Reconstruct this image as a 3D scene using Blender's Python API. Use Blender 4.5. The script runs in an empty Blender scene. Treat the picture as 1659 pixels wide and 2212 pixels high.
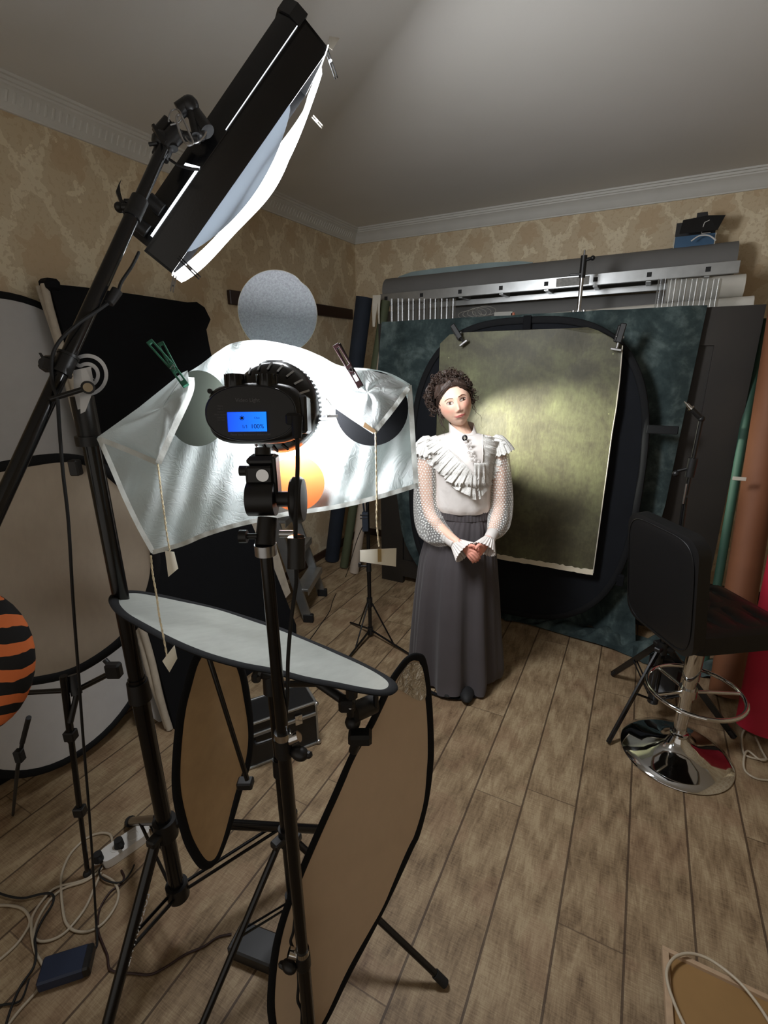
import bpy, math, random
from mathutils import Vector as V, Matrix
random.seed(7)
pi, sin, cos = math.pi, math.sin, math.cos

# ---------------------------------------------------------------- camera (solved from the room's own lines, metres)
CX, CY, FP, EYE = 829.5, 1106.0, 1045.6, 1.72
pitch, roll, yaw = -0.3038289, -0.01261977, -0.48411863
fwd = V((sin(yaw)*cos(pitch), cos(yaw)*cos(pitch), sin(pitch)))
r0 = V((cos(yaw), -sin(yaw), 0)); u0 = r0.cross(fwd)
rgt = cos(roll)*r0 + sin(roll)*u0; upv = -sin(roll)*r0 + cos(roll)*u0
EY = V((0, 0, EYE))
sc = bpy.context.scene
cd = bpy.data.cameras.new('camera'); cam = bpy.data.objects.new('camera', cd); sc.collection.objects.link(cam)
cam.matrix_world = Matrix(((rgt.x, upv.x, -fwd.x, EY.x), (rgt.y, upv.y, -fwd.y, EY.y), (rgt.z, upv.z, -fwd.z, EY.z), (0, 0, 0, 1)))
cd.sensor_fit = 'VERTICAL'; cd.sensor_height = 24.0; cd.lens = FP/2212*24.0; cd.clip_start = 0.02
sc.camera = cam
# ---------------------------------------------------------------- world, exposure
w = bpy.data.worlds.new('world'); sc.world = w; w.use_nodes = True
w.node_tree.nodes['Background'].inputs[0].default_value = (1.0, 0.93, 0.84, 1)
w.node_tree.nodes['Background'].inputs[1].default_value = 0.36
sc.view_settings.view_transform = 'Standard'; sc.view_settings.look = 'None'
sc.view_settings.exposure = 0.47; sc.view_settings.gamma = 1.0; sc.view_settings.use_curve_mapping = False
LAMP_STRIP, LAMP_VIDEO, LAMP_BACK = 8.6, 72.0, 230.0

# measured directions: a ray through a point seen in the photograph, met with a plane of the room
def ray(u, v): return fwd + rgt*((u-CX)/FP) - upv*((v-CY)/FP)
def fl(u, v, z=0.0): d = ray(u, v); return EY + d*((z-EYE)/d.z)
def ay(u, v, y): d = ray(u, v); return EY + d*(y/d.y)
def ax(u, v, x): d = ray(u, v); return EY + d*(x/d.x)
def ad(u, v, D): return EY + ray(u, v)*D
def apl(u, v, p0, n): d = ray(u, v); return EY + d*((p0-EY).dot(n)/d.dot(n))

# ---------------------------------------------------------------- mesh builder
def frame(n, up=None):
    n = n.normalized(); a = up if up else (V((0, 0, 1)) if abs(n.z) < .9 else V((1, 0, 0)))
    x = a.cross(n)
    if x.length < 1e-6: x = V((1, 0, 0)).cross(n)
    x.normalize(); return x, n.cross(x), n
def crom(pts, k=6, closed=False):
    pts = [V(p) for p in pts]; n = len(pts); out = []
    rng = range(n if closed else n-1)
    for i in rng:
        g = (lambda j: pts[j % n]) if closed else (lambda j: pts[max(0, min(n-1, j))])
        a, b, c, d = g(i-1), g(i), g(i+1), g(i+2)
        for s in range(k):
            t = s/k
            out.append(0.5*((2*b)+(c-a)*t+(2*a-5*b+4*c-d)*t*t+(3*b-a-3*c+d)*t**3))
    if not closed: out.append(pts[-1])
    return out
class MB:
    def __init__(s): s.v = []; s.f = []; s.uv = []; s.mi = []; s.m = 0
    def add(s, vs, fs, uvs=None):
        o = len(s.v); s.v += [V(p) for p in vs]; s.f += [tuple(i+o for i in f) for f in fs]
        s.uv += list(uvs) if uvs else [(0, 0)]*len(vs); s.mi += [s.m]*len(fs); return s
    def box(s, c, size, ax3=None, b=0.0, taper=1.0):
        c = V(c); X, Y, Z = ax3 if ax3 else (V((1, 0, 0)), V((0, 1, 0)), V((0, 0, 1)))
        hx, hy, hz = [q/2 for q in size]
        b = min(b, hx*.9, hy*.9, hz*.9)
        if b <= 0:
            vs = [c+X*x*hx*(taper if z > 0 else 1)+Y*y*hy*(taper if z > 0 else 1)+Z*z*hz for z in (-1, 1) for y in (-1, 1) for x in (-1, 1)]
            return s.add(vs, [(0, 2, 3, 1), (4, 5, 7, 6), (0, 1, 5, 4), (2, 6, 7, 3), (0, 4, 6, 2), (1, 3, 7, 5)])
        vs = []; idx = {}
        for sx in (-1, 1):
            for sy in (-1, 1):
                for sz in (-1, 1):
                    tp = taper if sz > 0 else 1
                    for k, (dx, dy, dz) in enumerate(((0, b, b), (b, 0, b), (b, b, 0))):
                        idx[(sx, sy, sz, k)] = len(vs)
                        vs.append(c+X*sx*(hx-dx)*tp+Y*sy*(hy-dy)*tp+Z*sz*(hz-dz))
        I = lambda *a: idx[a]; fs = []
        for sx in (-1, 1):
            q = [I(sx, -1, -1, 0), I(sx, 1, -1, 0), I(sx, 1, 1, 0), I(sx, -1, 1, 0)]; fs.append(q if sx > 0 else q[::-1])
            q = [I(-1, sx, -1, 1), I(-1, sx, 1, 1), I(1, sx, 1, 1), I(1, sx, -1, 1)]; fs.append(q if sx > 0 else q[::-1])
            q = [I(-1, -1, sx, 2), I(1, -1, sx, 2), I(1, 1, sx, 2), I(-1, 1, sx, 2)]; fs.append(q if sx > 0 else q[::-1])
        for a in (-1, 1):
            for d in (-1, 1):
                for q, fl_ in (([I(a, d, -1, 0), I(a, d, -1, 1), I(a, d, 1, 1), I(a, d, 1, 0)], a*d < 0), ([I(a, -1, d, 0), I(a, 1, d, 0), I(a, 1, d, 2), I(a, -1, d, 2)], a*d < 0), ([I(-1, a, d, 1), I(-1, a, d, 2), I(1, a, d, 2), I(1, a, d, 1)], a*d < 0)):
                    fs.append(q if fl_ else q[::-1])
        for sx in (-1, 1):
            for sy in (-1, 1):
                for sz in (-1, 1):
                    q = [I(sx, sy, sz, 0), I(sx, sy, sz, 1), I(sx, sy, sz, 2)]; fs.append(q if sx*sy*sz > 0 else q[::-1])
        return s.add(vs, fs)
    def tube(s, pts, r, n=10, closed=False, caps=True, flat=1.0, up=None):
        pts = [V(p) for p in pts]; m = len(pts); R = r if isinstance(r, (list, tuple)) else [r]*m
        vs = []; uvs = []; fs = []
        T = []
        for i in range(m):
            a = pts[(i-1) % m] if (closed or i > 0) else pts[i]; b = pts[(i+1) % m] if (closed or i < m-1) else pts[i]
            t = b-a; T.append(t.normalized() if t.length > 1e-9 else V((0, 0, 1)))
        x, y, _ = frame(T[0], up); L = 0
        for i in range(m):
            if i: L += (pts[i]-pts[i-1]).length
            x = (x - T[i]*x.dot(T[i])); x = x.normalized() if x.length > 1e-6 else frame(T[i])[0]
            y = T[i].cross(x)
            for k in range(n):
                a = 2*pi*k/n; vs.append(pts[i]+x*cos(a)*R[i]+y*sin(a)*R[i]*flat); uvs.append((k/n, L))
        for i in range(m if closed else m-1):
            j = (i+1) % m
            for k in range(n): fs.append((i*n+k, i*n+(k+1) % n, j*n+(k+1) % n, j*n+k))
        if caps and not closed: fs.append(tuple(range(n))[::-1]); fs.append(tuple(range((m-1)*n, m*n)))
        return s.add(vs, fs, uvs)
    def cyl(s, a, b, r, r2=None, n=16, caps=True): return s.tube([a, b], [r, r if r2 is None else r2], n, caps=caps)
    def lathe(s, o, axis, prof, n=32, up=None, sx=1, sy=1, caps=True):
        x, y, z = frame(V(axis), up); o = V(o); vs = []; fs = []; m = len(prof)
        for (r, h) in prof:
            for k in range(n): a = 2*pi*k/n; vs.append(o+z*h+x*cos(a)*r*sx+y*sin(a)*r*sy)
        for i in range(m-1):
            for k in range(n): fs.append((i*n+k, i*n+(k+1) % n, (i+1)*n+(k+1) % n, (i+1)*n+k))
        if caps: fs.append(tuple(range(n))[::-1]); fs.append(tuple(range((m-1)*n, m*n)))
        return s.add(vs, fs)
    def prism(s, outline, t):
        n = len(outline); a = [V(p) for p in outline]; t = V(t)
        fs = [tuple(range(n))[::-1], tuple(range(n, 2*n))]+[(i, (i+1) % n, n+(i+1) % n, n+i) for i in range(n)]
        return s.add(a+[p+t for p in a], fs)
    def grid(s, nu, nv, fn, th=0.0, wrap=False):
        P = [[V(fn(i/nu, j/nv)) for i in range(nu+(0 if wrap else 1))] for j in range(nv+1)]
        W = len(P[0]); vs = [p for r in P for p in r]; uvs = [(i/nu, j/nv) for j in range(nv+1) for i in range(W)]
        fs = [(j*W+i, j*W+(i+1) % W, (j+1)*W+(i+1) % W, (j+1)*W+i) for j in range(nv) for i in range(W if wrap else W-1)]
        if th:
            N = [V((0, 0, 0)) for _ in vs]
            for f in fs:
                c = (vs[f[1]]-vs[f[0]]).cross(vs[f[3]]-vs[f[0]])
                if c.length > 1e-12:
                    c.normalize()
                    for i in f: N[i] += c
            k = len(vs); vs += [vs[i]-(N[i].normalized() if N[i].length > 1e-6 else V((0, 0, 0)))*th for i in range(k)]; uvs += uvs[:]
            fs += [tuple(i+k for i in f)[::-1] for f in fs[:]]
            if not wrap:
                per = [i for i in range(W)]+[j*W+W-1 for j in range(1, nv+1)]+[nv*W+i for i in range(W-2, -1, -1)]+[j*W for j in range(nv-1, 0, -1)]
                fs += [(per[q], per[(q+1) % len(per)], per[(q+1) % len(per)]+k, per[q]+k)[::-1] for q in range(len(per))]
            else:
                for j in (0, nv): fs += [(j*W+i, j*W+(i+1) % W, j*W+(i+1) % W+k, j*W+i+k) for i in range(W)]
        return s.add(vs, fs, uvs)
    def ball(s, c, r, n=12, sc3=(1, 1, 1), ax3=None):
        X, Y, Z = ax3 if ax3 else (V((1, 0, 0)), V((0, 1, 0)), V((0, 0, 1)))
        c = V(c); m = n//2; vs = []; fs = []
        for j in range(m+1):
            t = pi*j/m
            for i in range(n):
                a = 2*pi*i/n; vs.append(c+X*r*sc3[0]*sin(t)*cos(a)+Y*r*sc3[1]*sin(t)*sin(a)+Z*r*sc3[2]*cos(t))
        for j in range(m):
            for i in range(n): fs.append((j*n+i, (j+1)*n+i, (j+1)*n+(i+1) % n, j*n+(i+1) % n))
        return s.add(vs, fs)
    def build(s, name, mats, parent=None, smooth=35, **tags):
        root = parent; off = V((0, 0, 0))
        while root is not None: off += root.location; root = root.parent
        me = bpy.data.meshes.new(name); me.from_pydata([tuple(p-off) for p in s.v], [], s.f)
        mats = mats if isinstance(mats, (list, tuple)) else [mats]
        for m in mats: me.materials.append(m)
        uvl = me.uv_layers.new(name='UVMap')
        li = [0]*len(me.loops); me.loops.foreach_get('vertex_index', li)
        uvl.data.foreach_set('uv', [c for i in li for c in s.uv[i]])
        if len(mats) > 1: me.polygons.foreach_set('material_index', s.mi)
        if smooth: me.polygons.foreach_set('use_smooth', [True]*len(me.polygons)); me.set_sharp_from_angle(angle=math.radians(smooth))
        me.validate(); me.update()
        o = bpy.data.objects.new(name, me); sc.collection.objects.link(o)
        if parent is not None: o.parent = parent
        tag(o, **tags); return o
def tag(o, label=None, cat=None, group=None, kind=None):
    if label: o['label'] = label
    if cat: o['category'] = cat
    if group: o['group'] = group
    if kind: o['kind'] = kind
    return o
def thing(name, loc, label, cat, group=None):
    o = bpy.data.objects.new(name, None); sc.collection.objects.link(o); o.location = V(loc); o.empty_display_size = .05
    return tag(o, label, cat, group)
def text_part(name, s, c, x, y, size, m, parent, align='CENTER', sx=1.0):
    cu = bpy.data.curves.new(name, 'FONT'); cu.body = s; cu.size = size; cu.align_x = align; cu.align_y = 'CENTER'; cu.extrude = size*.01
    o = bpy.data.objects.new(name, cu); sc.collection.objects.link(o)
    dg = bpy.context.evaluated_depsgraph_get(); me = bpy.data.meshes.new_from_object(o.evaluated_get(dg)); bpy.data.objects.remove(o)
    me.name = name; z = x.cross(y)
    root = parent; off = V((0, 0, 0))
    while root is not None: off += root.location; root = root.parent
    for v in me.vertices: v.co = c-off+x*v.co.x*sx+y*v.co.y+z*v.co.z
    me.materials.clear(); me.materials.append(m)
    o = bpy.data.objects.new(name, me); sc.collection.objects.link(o); o.parent = parent
    return o

# ---------------------------------------------------------------- materials
class NT:
    def __init__(s, name):
        s.m = bpy.data.materials.new(name); s.m.use_nodes = True; s.t = s.m.node_tree; s.b = s.t.nodes['Principled BSDF']; s.out = s.t.nodes['Material Output']
    def n(s, ty, ins=None, **kw):
        nd = s.t.nodes.new('ShaderNode'+ty)
        for k, v in kw.items(): setattr(nd, k, v)
        for k, v in (ins or {}).items():
            i = nd.inputs[k]
            if isinstance(v, bpy.types.NodeSocket): s.t.links.new(v, i)
            elif isinstance(v, (tuple, list)) and len(v) == 3 and i.type == 'RGBA': i.default_value = (*v, 1)
            else: i.default_value = v
        return nd
    def ma(s, op, a, b=0.0, c=0.0, clamp=False):
        nd = s.n('Math', {0: a, 1: b, 2: c}, operation=op); nd.use_clamp = clamp; return nd.outputs[0]
    def obj(s): return s.n('TexCoord').outputs['Object']
    def geo(s): return s.n('NewGeometry').outputs['Position']
    def uv(s): return s.n('TexCoord').outputs['UV']
    def noise(s, vec, scale, detail=3, rough=.5, dist=0, sc3=None):
        if sc3: vec = s.n('Mapping', {'Vector': vec, 'Scale': sc3}).outputs[0]
        return s.n('TexNoise', {'Vector': vec, 'Scale': scale, 'Detail': detail, 'Roughness': rough, 'Distortion': dist}).outputs[0]
    def ramp(s, f, stops):
        nd = s.n('ValToRGB', {0: f}); cr = nd.color_ramp
        while len(cr.elements) < len(stops): cr.elements.new(.5)
        for e, (p, c) in zip(cr.elements, stops): e.position = p; e.color = (*c, 1) if len(c) == 3 else c
        return nd.outputs[0]
    def mix(s, f, a, b, bt='MIX'):
        nd = s.n('Mix', data_type='RGBA', blend_type=bt)
        for i, v in ((0, f), (6, a), (7, b)):
            if isinstance(v, bpy.types.NodeSocket): s.t.links.new(v, nd.inputs[i])
            elif isinstance(v, tuple): nd.inputs[i].default_value = (*v, 1)
            else: nd.inputs[i].default_value = v
        return nd.outputs[2]
    def set(s, k, v):
        i = s.b.inputs[k]
        if isinstance(v, bpy.types.NodeSocket): s.t.links.new(v, i)
        elif isinstance(v, tuple): i.default_value = (*v, 1) if (len(v) == 3 and i.type == 'RGBA') else v
        else: i.default_value = v
        return s
    def bump(s, h, st=.3, d=.002):
        s.t.links.new(s.n('Bump', {'Height': h, 'Strength': st, 'Distance': d}).outputs[0], s.b.inputs['Normal']); return s
def lin(r, g, b): return tuple(((c/255)/12.92 if c/255 <= .04045 else ((c/255+.055)/1.055)**2.4) for c in (r, g, b))
def mat(name, rgb, rough=.5, metal=0.0, var=.12, scale=8.0, bump=0.0, bscale=200.0, spec=.5, sheen=0.0, emit=None, estr=0):
    t = NT(name); c = lin(*rgb)
    nz = t.noise(t.obj(), scale, 4)
    t.set('Base Color', t.ramp(nz, [(.25, tuple(q*(1-var) for q in c)), (.75, tuple(min(1, q*(1+var)) for q in c))]))
    t.set('Roughness', rough); t.set('Metallic', metal); t.set('Specular IOR Level', spec)
    if sheen: t.set('Sheen Weight', sheen)
    if bump: t.bump(t.noise(t.obj(), bscale, 2), bump, .001)
    if emit: t.set('Emission Color', lin(*emit)); t.set('Emission Strength', estr)
    return t.m
M = {}
M['black_metal'] = mat('black_metal', (15, 15, 16), .2, 0.0, bump=.05)
M['black_plastic'] = mat('black_plastic', (20, 20, 21), .42, bump=.1, bscale=500)
M['black_rubber'] = mat('black_rubber', (16, 16, 17), .7)
M['black_cloth'] = mat('black_cloth', (15, 16, 19), .9, bump=.25, bscale=700, spec=.2)
M['rim_cloth'] = mat('rim_cloth', (18, 19, 21), .85, bump=.3, bscale=600, spec=.25)
M['chrome'] = mat('chrome', (215, 215, 215), .06, 1.0, var=.02)
M['steel'] = mat('steel', (185, 186, 188), .28, 1.0, var=.08, bump=.05)
M['bright_metal'] = mat('bright_metal', (216, 217, 218), .35, .35, var=.04)
M['alu'] = mat('alu', (168, 170, 170), .34, .85, var=.12, scale=14, bump=.1, bscale=60)
M['white_plastic'] = mat('white_plastic', (214, 212, 208), .4, var=.04)
M['off_white'] = mat('off_white', (196, 190, 176), .8, var=.08, bump=.2)
# ================================================================ the room
CEIL, XL, XR, YB, YF = 2.80, -2.42, 2.3, 4.11, -2.2
t = NT('wallpaper'); g = t.geo(); sx = t.n('SeparateXYZ', {0: g})
dn = t.n('TexNoise', {'Vector': g, 'Scale': 14.0, 'Detail': 4.0}); dn2 = t.n('TexNoise', {'Vector': t.n('VectorMath', {0: g, 1: (3, 7, 1)}, operation='ADD').outputs[0], 'Scale': 14.0, 'Detail': 4.0})
h_ = t.ma('ADD', sx.outputs[0], sx.outputs[1])
U_ = t.ma('ADD', t.ma('DIVIDE', h_, .40), t.ma('MULTIPLY', t.ma('SUBTRACT', dn.outputs[0], .5), .36))
W_ = t.ma('ADD', t.ma('DIVIDE', sx.outputs[2], .62), t.ma('MULTIPLY', t.ma('SUBTRACT', dn2.outputs[0], .5), .24))
def tri(x): return t.ma('ABSOLUTE', t.ma('SUBTRACT', t.ma('FRACT', x), .5))
cu_ = t.ma('COSINE', t.ma('MULTIPLY', U_, 2*pi)); cw_ = t.ma('COSINE', t.ma('MULTIPLY', W_, 2*pi))
og = t.ma('ABSOLUTE', t.ma('ADD', cu_, cw_))                       # ogee lattice lines where this is near zero
line = t.ma('LESS_THAN', og, .30)
def blob(du, dw, r, lobes, amp):
    a = t.ma('SUBTRACT', t.ma('FRACT', t.ma('ADD', U_, du)), .5); b = t.ma('SUBTRACT', t.ma('FRACT', t.ma('ADD', W_, dw)), .5)
    b = t.ma('MULTIPLY', b, 1.5)
    rr = t.ma('SQRT', t.ma('ADD', t.ma('MULTIPLY', a, a), t.ma('MULTIPLY', b, b))); th = t.ma('ARCTAN2', b, a)
    return t.ma('LESS_THAN', rr, t.ma('ADD', r, t.ma('MULTIPLY', t.ma('COSINE', t.ma('MULTIPLY', th, lobes)), amp)))
f1 = blob(0, 0, .25, 7.0, .05); f2 = blob(.5, .5, .11, 3.0, .03); f3 = blob(.5, .30, .16, 5.0, .05); f4 = blob(0.0, .42, .10, 5.0, .04)
big = t.noise(g, 3.0, 3)
flowerc = t.mix(big, lin(196, 172, 138), lin(190, 166, 134))
base = t.mix(big, lin(208, 190, 158), lin(200, 182, 152))
light = lin(224, 210, 180)
fine = t.noise(g, 45.0, 4, .6)
c1 = t.mix(t.ma('MULTIPLY', f1, .85), base, flowerc); c1 = t.mix(t.ma('MULTIPLY', f3, .8), c1, flowerc)
c1 = t.mix(t.ma('MULTIPLY', line, .8), c1, light); c1 = t.mix(f2, c1, light); c1 = t.mix(f4, c1, light)
c1 = t.mix(t.ma('MULTIPLY', t.ma('GREATER_THAN', fine, .56), .5), c1, lin(188, 165, 132))
t.set('Base Color', c1).set('Roughness', .75); t.bump(t.ma('ADD', t.ma('MULTIPLY', f1, .5), fine), .25, .002); M['wallpaper'] = t.m
t = NT('ceiling_paint'); t.set('Base Color', t.ramp(t.noise(t.geo(), 1.5, 3), [(.3, lin(212, 210, 205)), (.7, lin(218, 216, 212))])).set('Roughness', .8)
t.bump(t.noise(t.geo(), 60, 3), .08); M['ceil'] = t.m
M['plaster'] = mat('plaster_white', (205, 204, 198), .6, var=.04, bump=.1)
# floor planks running away from the camera, 193 mm wide
t = NT('plank_floor'); g = t.geo(); s3 = t.n('SeparateXYZ', {0: g}); PW = .193
px = t.ma('DIVIDE', t.ma('ADD', s3.outputs[0], .028+PW*40), PW); ix = t.ma('FLOOR', px); fx = t.ma('FRACT', px)
rnd = t.n('TexWhiteNoise', {'W': ix}, noise_dimensions='1D').outputs[0]
py = t.ma('ADD', t.ma('DIVIDE', s3.outputs[1], 1.29), t.ma('MULTIPLY', rnd, 7.3)); iy = t.ma('FLOOR', py); fy = t.ma('FRACT', py)
rn2 = t.n('TexWhiteNoise', {'Vector': t.n('CombineXYZ', {0: ix, 1: iy}).outputs[0]}, noise_dimensions='2D').outputs[0]
loc = t.n('VectorMath', {0: g, 1: t.n('CombineXYZ', {0: t.ma('MULTIPLY', rn2, 9), 1: t.ma('MULTIPLY', rnd, 13), 2: 0.0}).outputs[0]}, operation='ADD').outputs[0]
gr = t.noise(loc, 5.0, 5, .62, 1.2, (6, 1.3, 1)); gr2 = t.noise(loc, 26.0, 5, .7, .3, (7, .8, 1)); saw = t.noise(loc, 55.0, 3, .7, .2, (.35, 5.5, 1))
knot = t.n('TexVoronoi', {'Vector': t.n('Mapping', {'Vector': loc, 'Scale': (3.2, 1.1, 1)}).outputs[0], 'Scale': 1.6}).outputs[0]
wv = t.n('TexWave', {'Vector': t.n('Mapping', {'Vector': loc, 'Scale': (9, 1.2, 1)}).outputs[0], 'Scale': 1.1, 'Distortion': 9.0, 'Detail': 4.0, 'Detail Scale': 1.2}, wave_type='RINGS').outputs[1]
k = t.ma('ADD', t.ma('MULTIPLY', gr, .36), t.ma('ADD', t.ma('MULTIPLY', gr2, .30), t.ma('ADD', t.ma('MULTIPLY', saw, .34), t.ma('MULTIPLY', wv, .10))))
k = t.ma('ADD', k, t.ma('MULTIPLY', t.ma('SUBTRACT', rn2, .5), .07))
col = t.ramp(k, [(.35, lin(82, 66, 50)), (.45, lin(116, 96, 72)), (.55, lin(140, 119, 92)), (.68, lin(165, 146, 116))])
redn = t.noise(loc, 3.0, 2); col = t.mix(t.ma('MULTIPLY', t.ma('GREATER_THAN', redn, .56), .16), col, lin(134, 98, 78))
edge = t.ma('MINIMUM', fx, t.ma('SUBTRACT', 1.0, fx)); e1 = t.ma('LESS_THAN', edge, .019)
edy = t.ma('MINIMUM', fy, t.ma('SUBTRACT', 1.0, fy)); e2 = t.ma('LESS_THAN', edy, .0016)
sm = t.ma('MAXIMUM', e1, t.ma('MULTIPLY', e2, .7))
t.set('Base Color', t.mix(t.ma('MULTIPLY', sm, .75), col, lin(45, 29, 20))).set('Roughness', t.ma('ADD', .50, t.ma('MULTIPLY', gr2, .12))).set('Specular IOR Level', .35)
t.bump(t.ma('SUBTRACT', t.ma('MULTIPLY', k, .6), t.ma('MULTIPLY', sm, 1.0)), .35, .003); M['floor'] = t.m

MB().box(((XL+XR)/2, (YB+YF)/2, -.05), (XR-XL+.3, YB-YF+.3, .1)).build('floor', M['floor'], kind='structure')
MB().box(((XL+XR)/2, (YB+YF)/2, CEIL+.05), (XR-XL+.3, YB-YF+.3, .1)).build('ceiling', M['ceil'], kind='structure')
MB().box((XL-.05, (YB+YF)/2, CEIL/2), (.1, YB-YF+.1, CEIL)).build('wall_left', M['wallpaper'], kind='structure')
MB().box(((XL+XR)/2, YB+.05, CEIL/2), (XR-XL+.2, .1, CEIL)).build('wall_back', M['wallpaper'], kind='structure')
MB().box((XR+.05, (YB+YF)/2, CEIL/2), (.1, YB-YF+.1, CEIL)).build('wall_right', M['wallpaper'], kind='structure')
# crown moulding: stepped cove profile (out from wall, down from ceiling)
cp = [(0, .108), (.012, .108), (.014, .100), (.020, .095), (.030, .070), (.048, .045), (.066, .034), (.068, .026), (.076, .024), (.078, .012), (.088, .010), (.090, 0), (0, 0)]
def crown(name, p0, p1, out):
    m = MB(); n = len(cp); vs = [V(p)+V(out)*a-V((0, 0, b)) for p, sg in ((p0, 1), (p1, -1)) for a, b in cp]
    m.add(vs, [tuple(range(n)), tuple(range(n, 2*n))[::-1]]+[(i, n+i, n+(i+1) % n, (i+1) % n) for i in range(n)])
    return m
crown('trim_1', (XL, YF, CEIL), (XL, YB, CEIL), (1, 0, 0)).build('trim_1', M['plaster'], kind='structure')
m = crown('trim_2', (XR, YB, CEIL), (XL, YB, CEIL), (0, -1, 0)); m.build('trim_2', M['plaster'], kind='structure')
m = MB()
for i in range(120):
    y = YB-.10-i*.030; X3 = (V((.55, 0, .83)), V((0, 1, 0)), V((-.83, 0, .55)))
    m.box((XL+.036, y, CEIL-.062), (.045, .011, .008), X3, .002)
m.build('trim_3', M['plaster'], kind='structure')
M['base_dark'] = mat('baseboard_brown', (60, 42, 32), .45)
MB().box((XL+.009, (YB+YF)/2, .035), (.018, YB-YF, .07), b=.004).build('baseboard_left', M['base_dark'], kind='structure')
MB().box(((XL+XR)/2, YB-.009, .035), (XR-XL, .018, .07), b=.004).build('baseboard_back', M['base_dark'], kind='structure')
a, b = ax(690, 668, XL+.02), ax(778, 683, XL+.02)
M['dark_wood'] = mat('dark_wood', (42, 24, 20), .4)
MB().box((XL+.015, 3.25, (a.z+b.z)/2), (.03, 1.5, .085), b=.004).build('wall_rail', M['dark_wood'], label='dark brown wooden rail fixed along the left wallpapered wall near the corner', cat='rail')

# ================================================================ back of the studio: frame, muslin, pop-up background, painted canvas
t = NT('dark_board'); t.set('Base Color', t.ramp(t.noise(t.obj(), 4, 4), [(.3, lin(29, 25, 21)), (.7, lin(38, 33, 27))])).set('Roughness', .55); t.bump(t.noise(t.obj(), 90, 3), .1); M['dark_board'] = t.m
FX0, FX1, FY, FZ = -1.72, .49, 3.22, 1.965
fr = thing('board', ((FX0+FX1)/2, FY, 0), 'large dark brown framed board standing behind the teal muslin', 'board')
FW = .19
for nm, pts in (('frame_side', [(FX0, 0), (FX0+FW, 0), (FX0+FW, FZ-FW), (FX0, FZ)]), ('frame_side', [(FX1-FW, 0), (FX1, 0), (FX1, FZ), (FX1-FW, FZ-FW)]), ('frame_top', [(FX0, FZ), (FX0+FW, FZ-FW), (FX1-FW, FZ-FW), (FX1, FZ)]), ('frame_bottom', [(FX0+FW, .06), (FX1-FW, .06), (FX1-FW, .2), (FX0+FW, .2)])):
    m = MB(); m.prism([(x, FY, z) for x, z in pts], (0, .04, 0)); m.build(nm, M['dark_board'], fr)
MB().box(((FX0+FX1)/2, FY+.025, 1.0), (FX1-FX0-2*FW+.04, .012, FZ-.15)).build('centre_board', M['dark_board'], fr)

t = NT('teal_muslin'); n1 = t.noise(t.geo(), 5.0, 5, .6, .8); n2 = t.noise(t.geo(), 17.0, 4, .6)
t.set('Base Color', t.ramp(t.ma('ADD', t.ma('MULTIPLY', n1, .65), t.ma('MULTIPLY', n2, .35)), [(.36, lin(38, 48, 49)), (.5, lin(54, 66, 66)), (.62, lin(84, 96, 94))])).set('Roughness', .9).set('Specular IOR Level', .15)
t.bump(t.noise(t.geo(), 120, 3), .15); M['teal'] = t.m
def lerp(tab, z):
    for (a, b), (c, d) in zip(tab, tab[1:]):
        if z <= c: return b+(d-b)*(z-a)/(c-a)
    return tab[-1][1]
cl = thing('muslin_backdrop', (-.6, 3.12, 0), 'mottled teal muslin sheet hung over the framed board and bunched on the floor', 'cloth')
def muslin(u, v):
    z = 1.972-v*1.965
    xl = lerp([(0, -1.18), (.15, -1.33), (.5, -1.50), (1.0, -1.60), (1.6, -1.70), (1.98, -1.66)], z); xr = lerp([(0, .16), (.25, .12), (.5, .155), (.9, .195), (1.98, .235)], z)
    x = xl+(xr-xl)*u; fall = v**1.3
    e = .012+.018*fall
    y = 3.165-e*sin(x*17+1.2*sin(z*1.6))-.6*e*sin(x*31+2+z*.8)-.035*fall
    if z < .12: y -= (.12-z)*1.1*(.6+.4*sin(x*9))
    if u > .9: y -= .02*(u-.9)*10*v
    return (x, y, max(z, .012+.008*sin(x*40)))
m = MB(); m.grid(150, 90, muslin, .002)
m.build('hanging_cloth', M['teal'], cl, smooth=60)
m = MB()
def pool(u, v):   # bunched folds lying on the floor in front of the board
    x = -1.15+u*1.5; wv = .035+.075*max(0, (u-.55)/.45)
    y = 3.15-v*(.15+.20*max(0, u-.45)+.10*max(0, u-.8)*3)
    z = .01+wv*sin(pi*v)*(.55+.45*sin(x*23+v*4))+.012*sin(x*61+v*9)*sin(pi*v)+.04*max(0, u-.6)*sin(v*9+x*12)
    return (x, y, max(.006, z))
m.grid(160, 22, pool, .002); m.build('floor_folds', M['teal'], cl, smooth=60)
def pool2(u, v):
    x = .14+u*.55; y = 3.06-v*.20; z = .012+.05*sin(pi*v)*(.6+.4*sin(x*31+v*7))+.012*sin(x*70+v*15)
    return (x, y, max(.006, z))
m = MB(); m.grid(60, 20, pool2, .002); m.build('floor_folds', M['teal'], cl, smooth=60)

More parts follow.
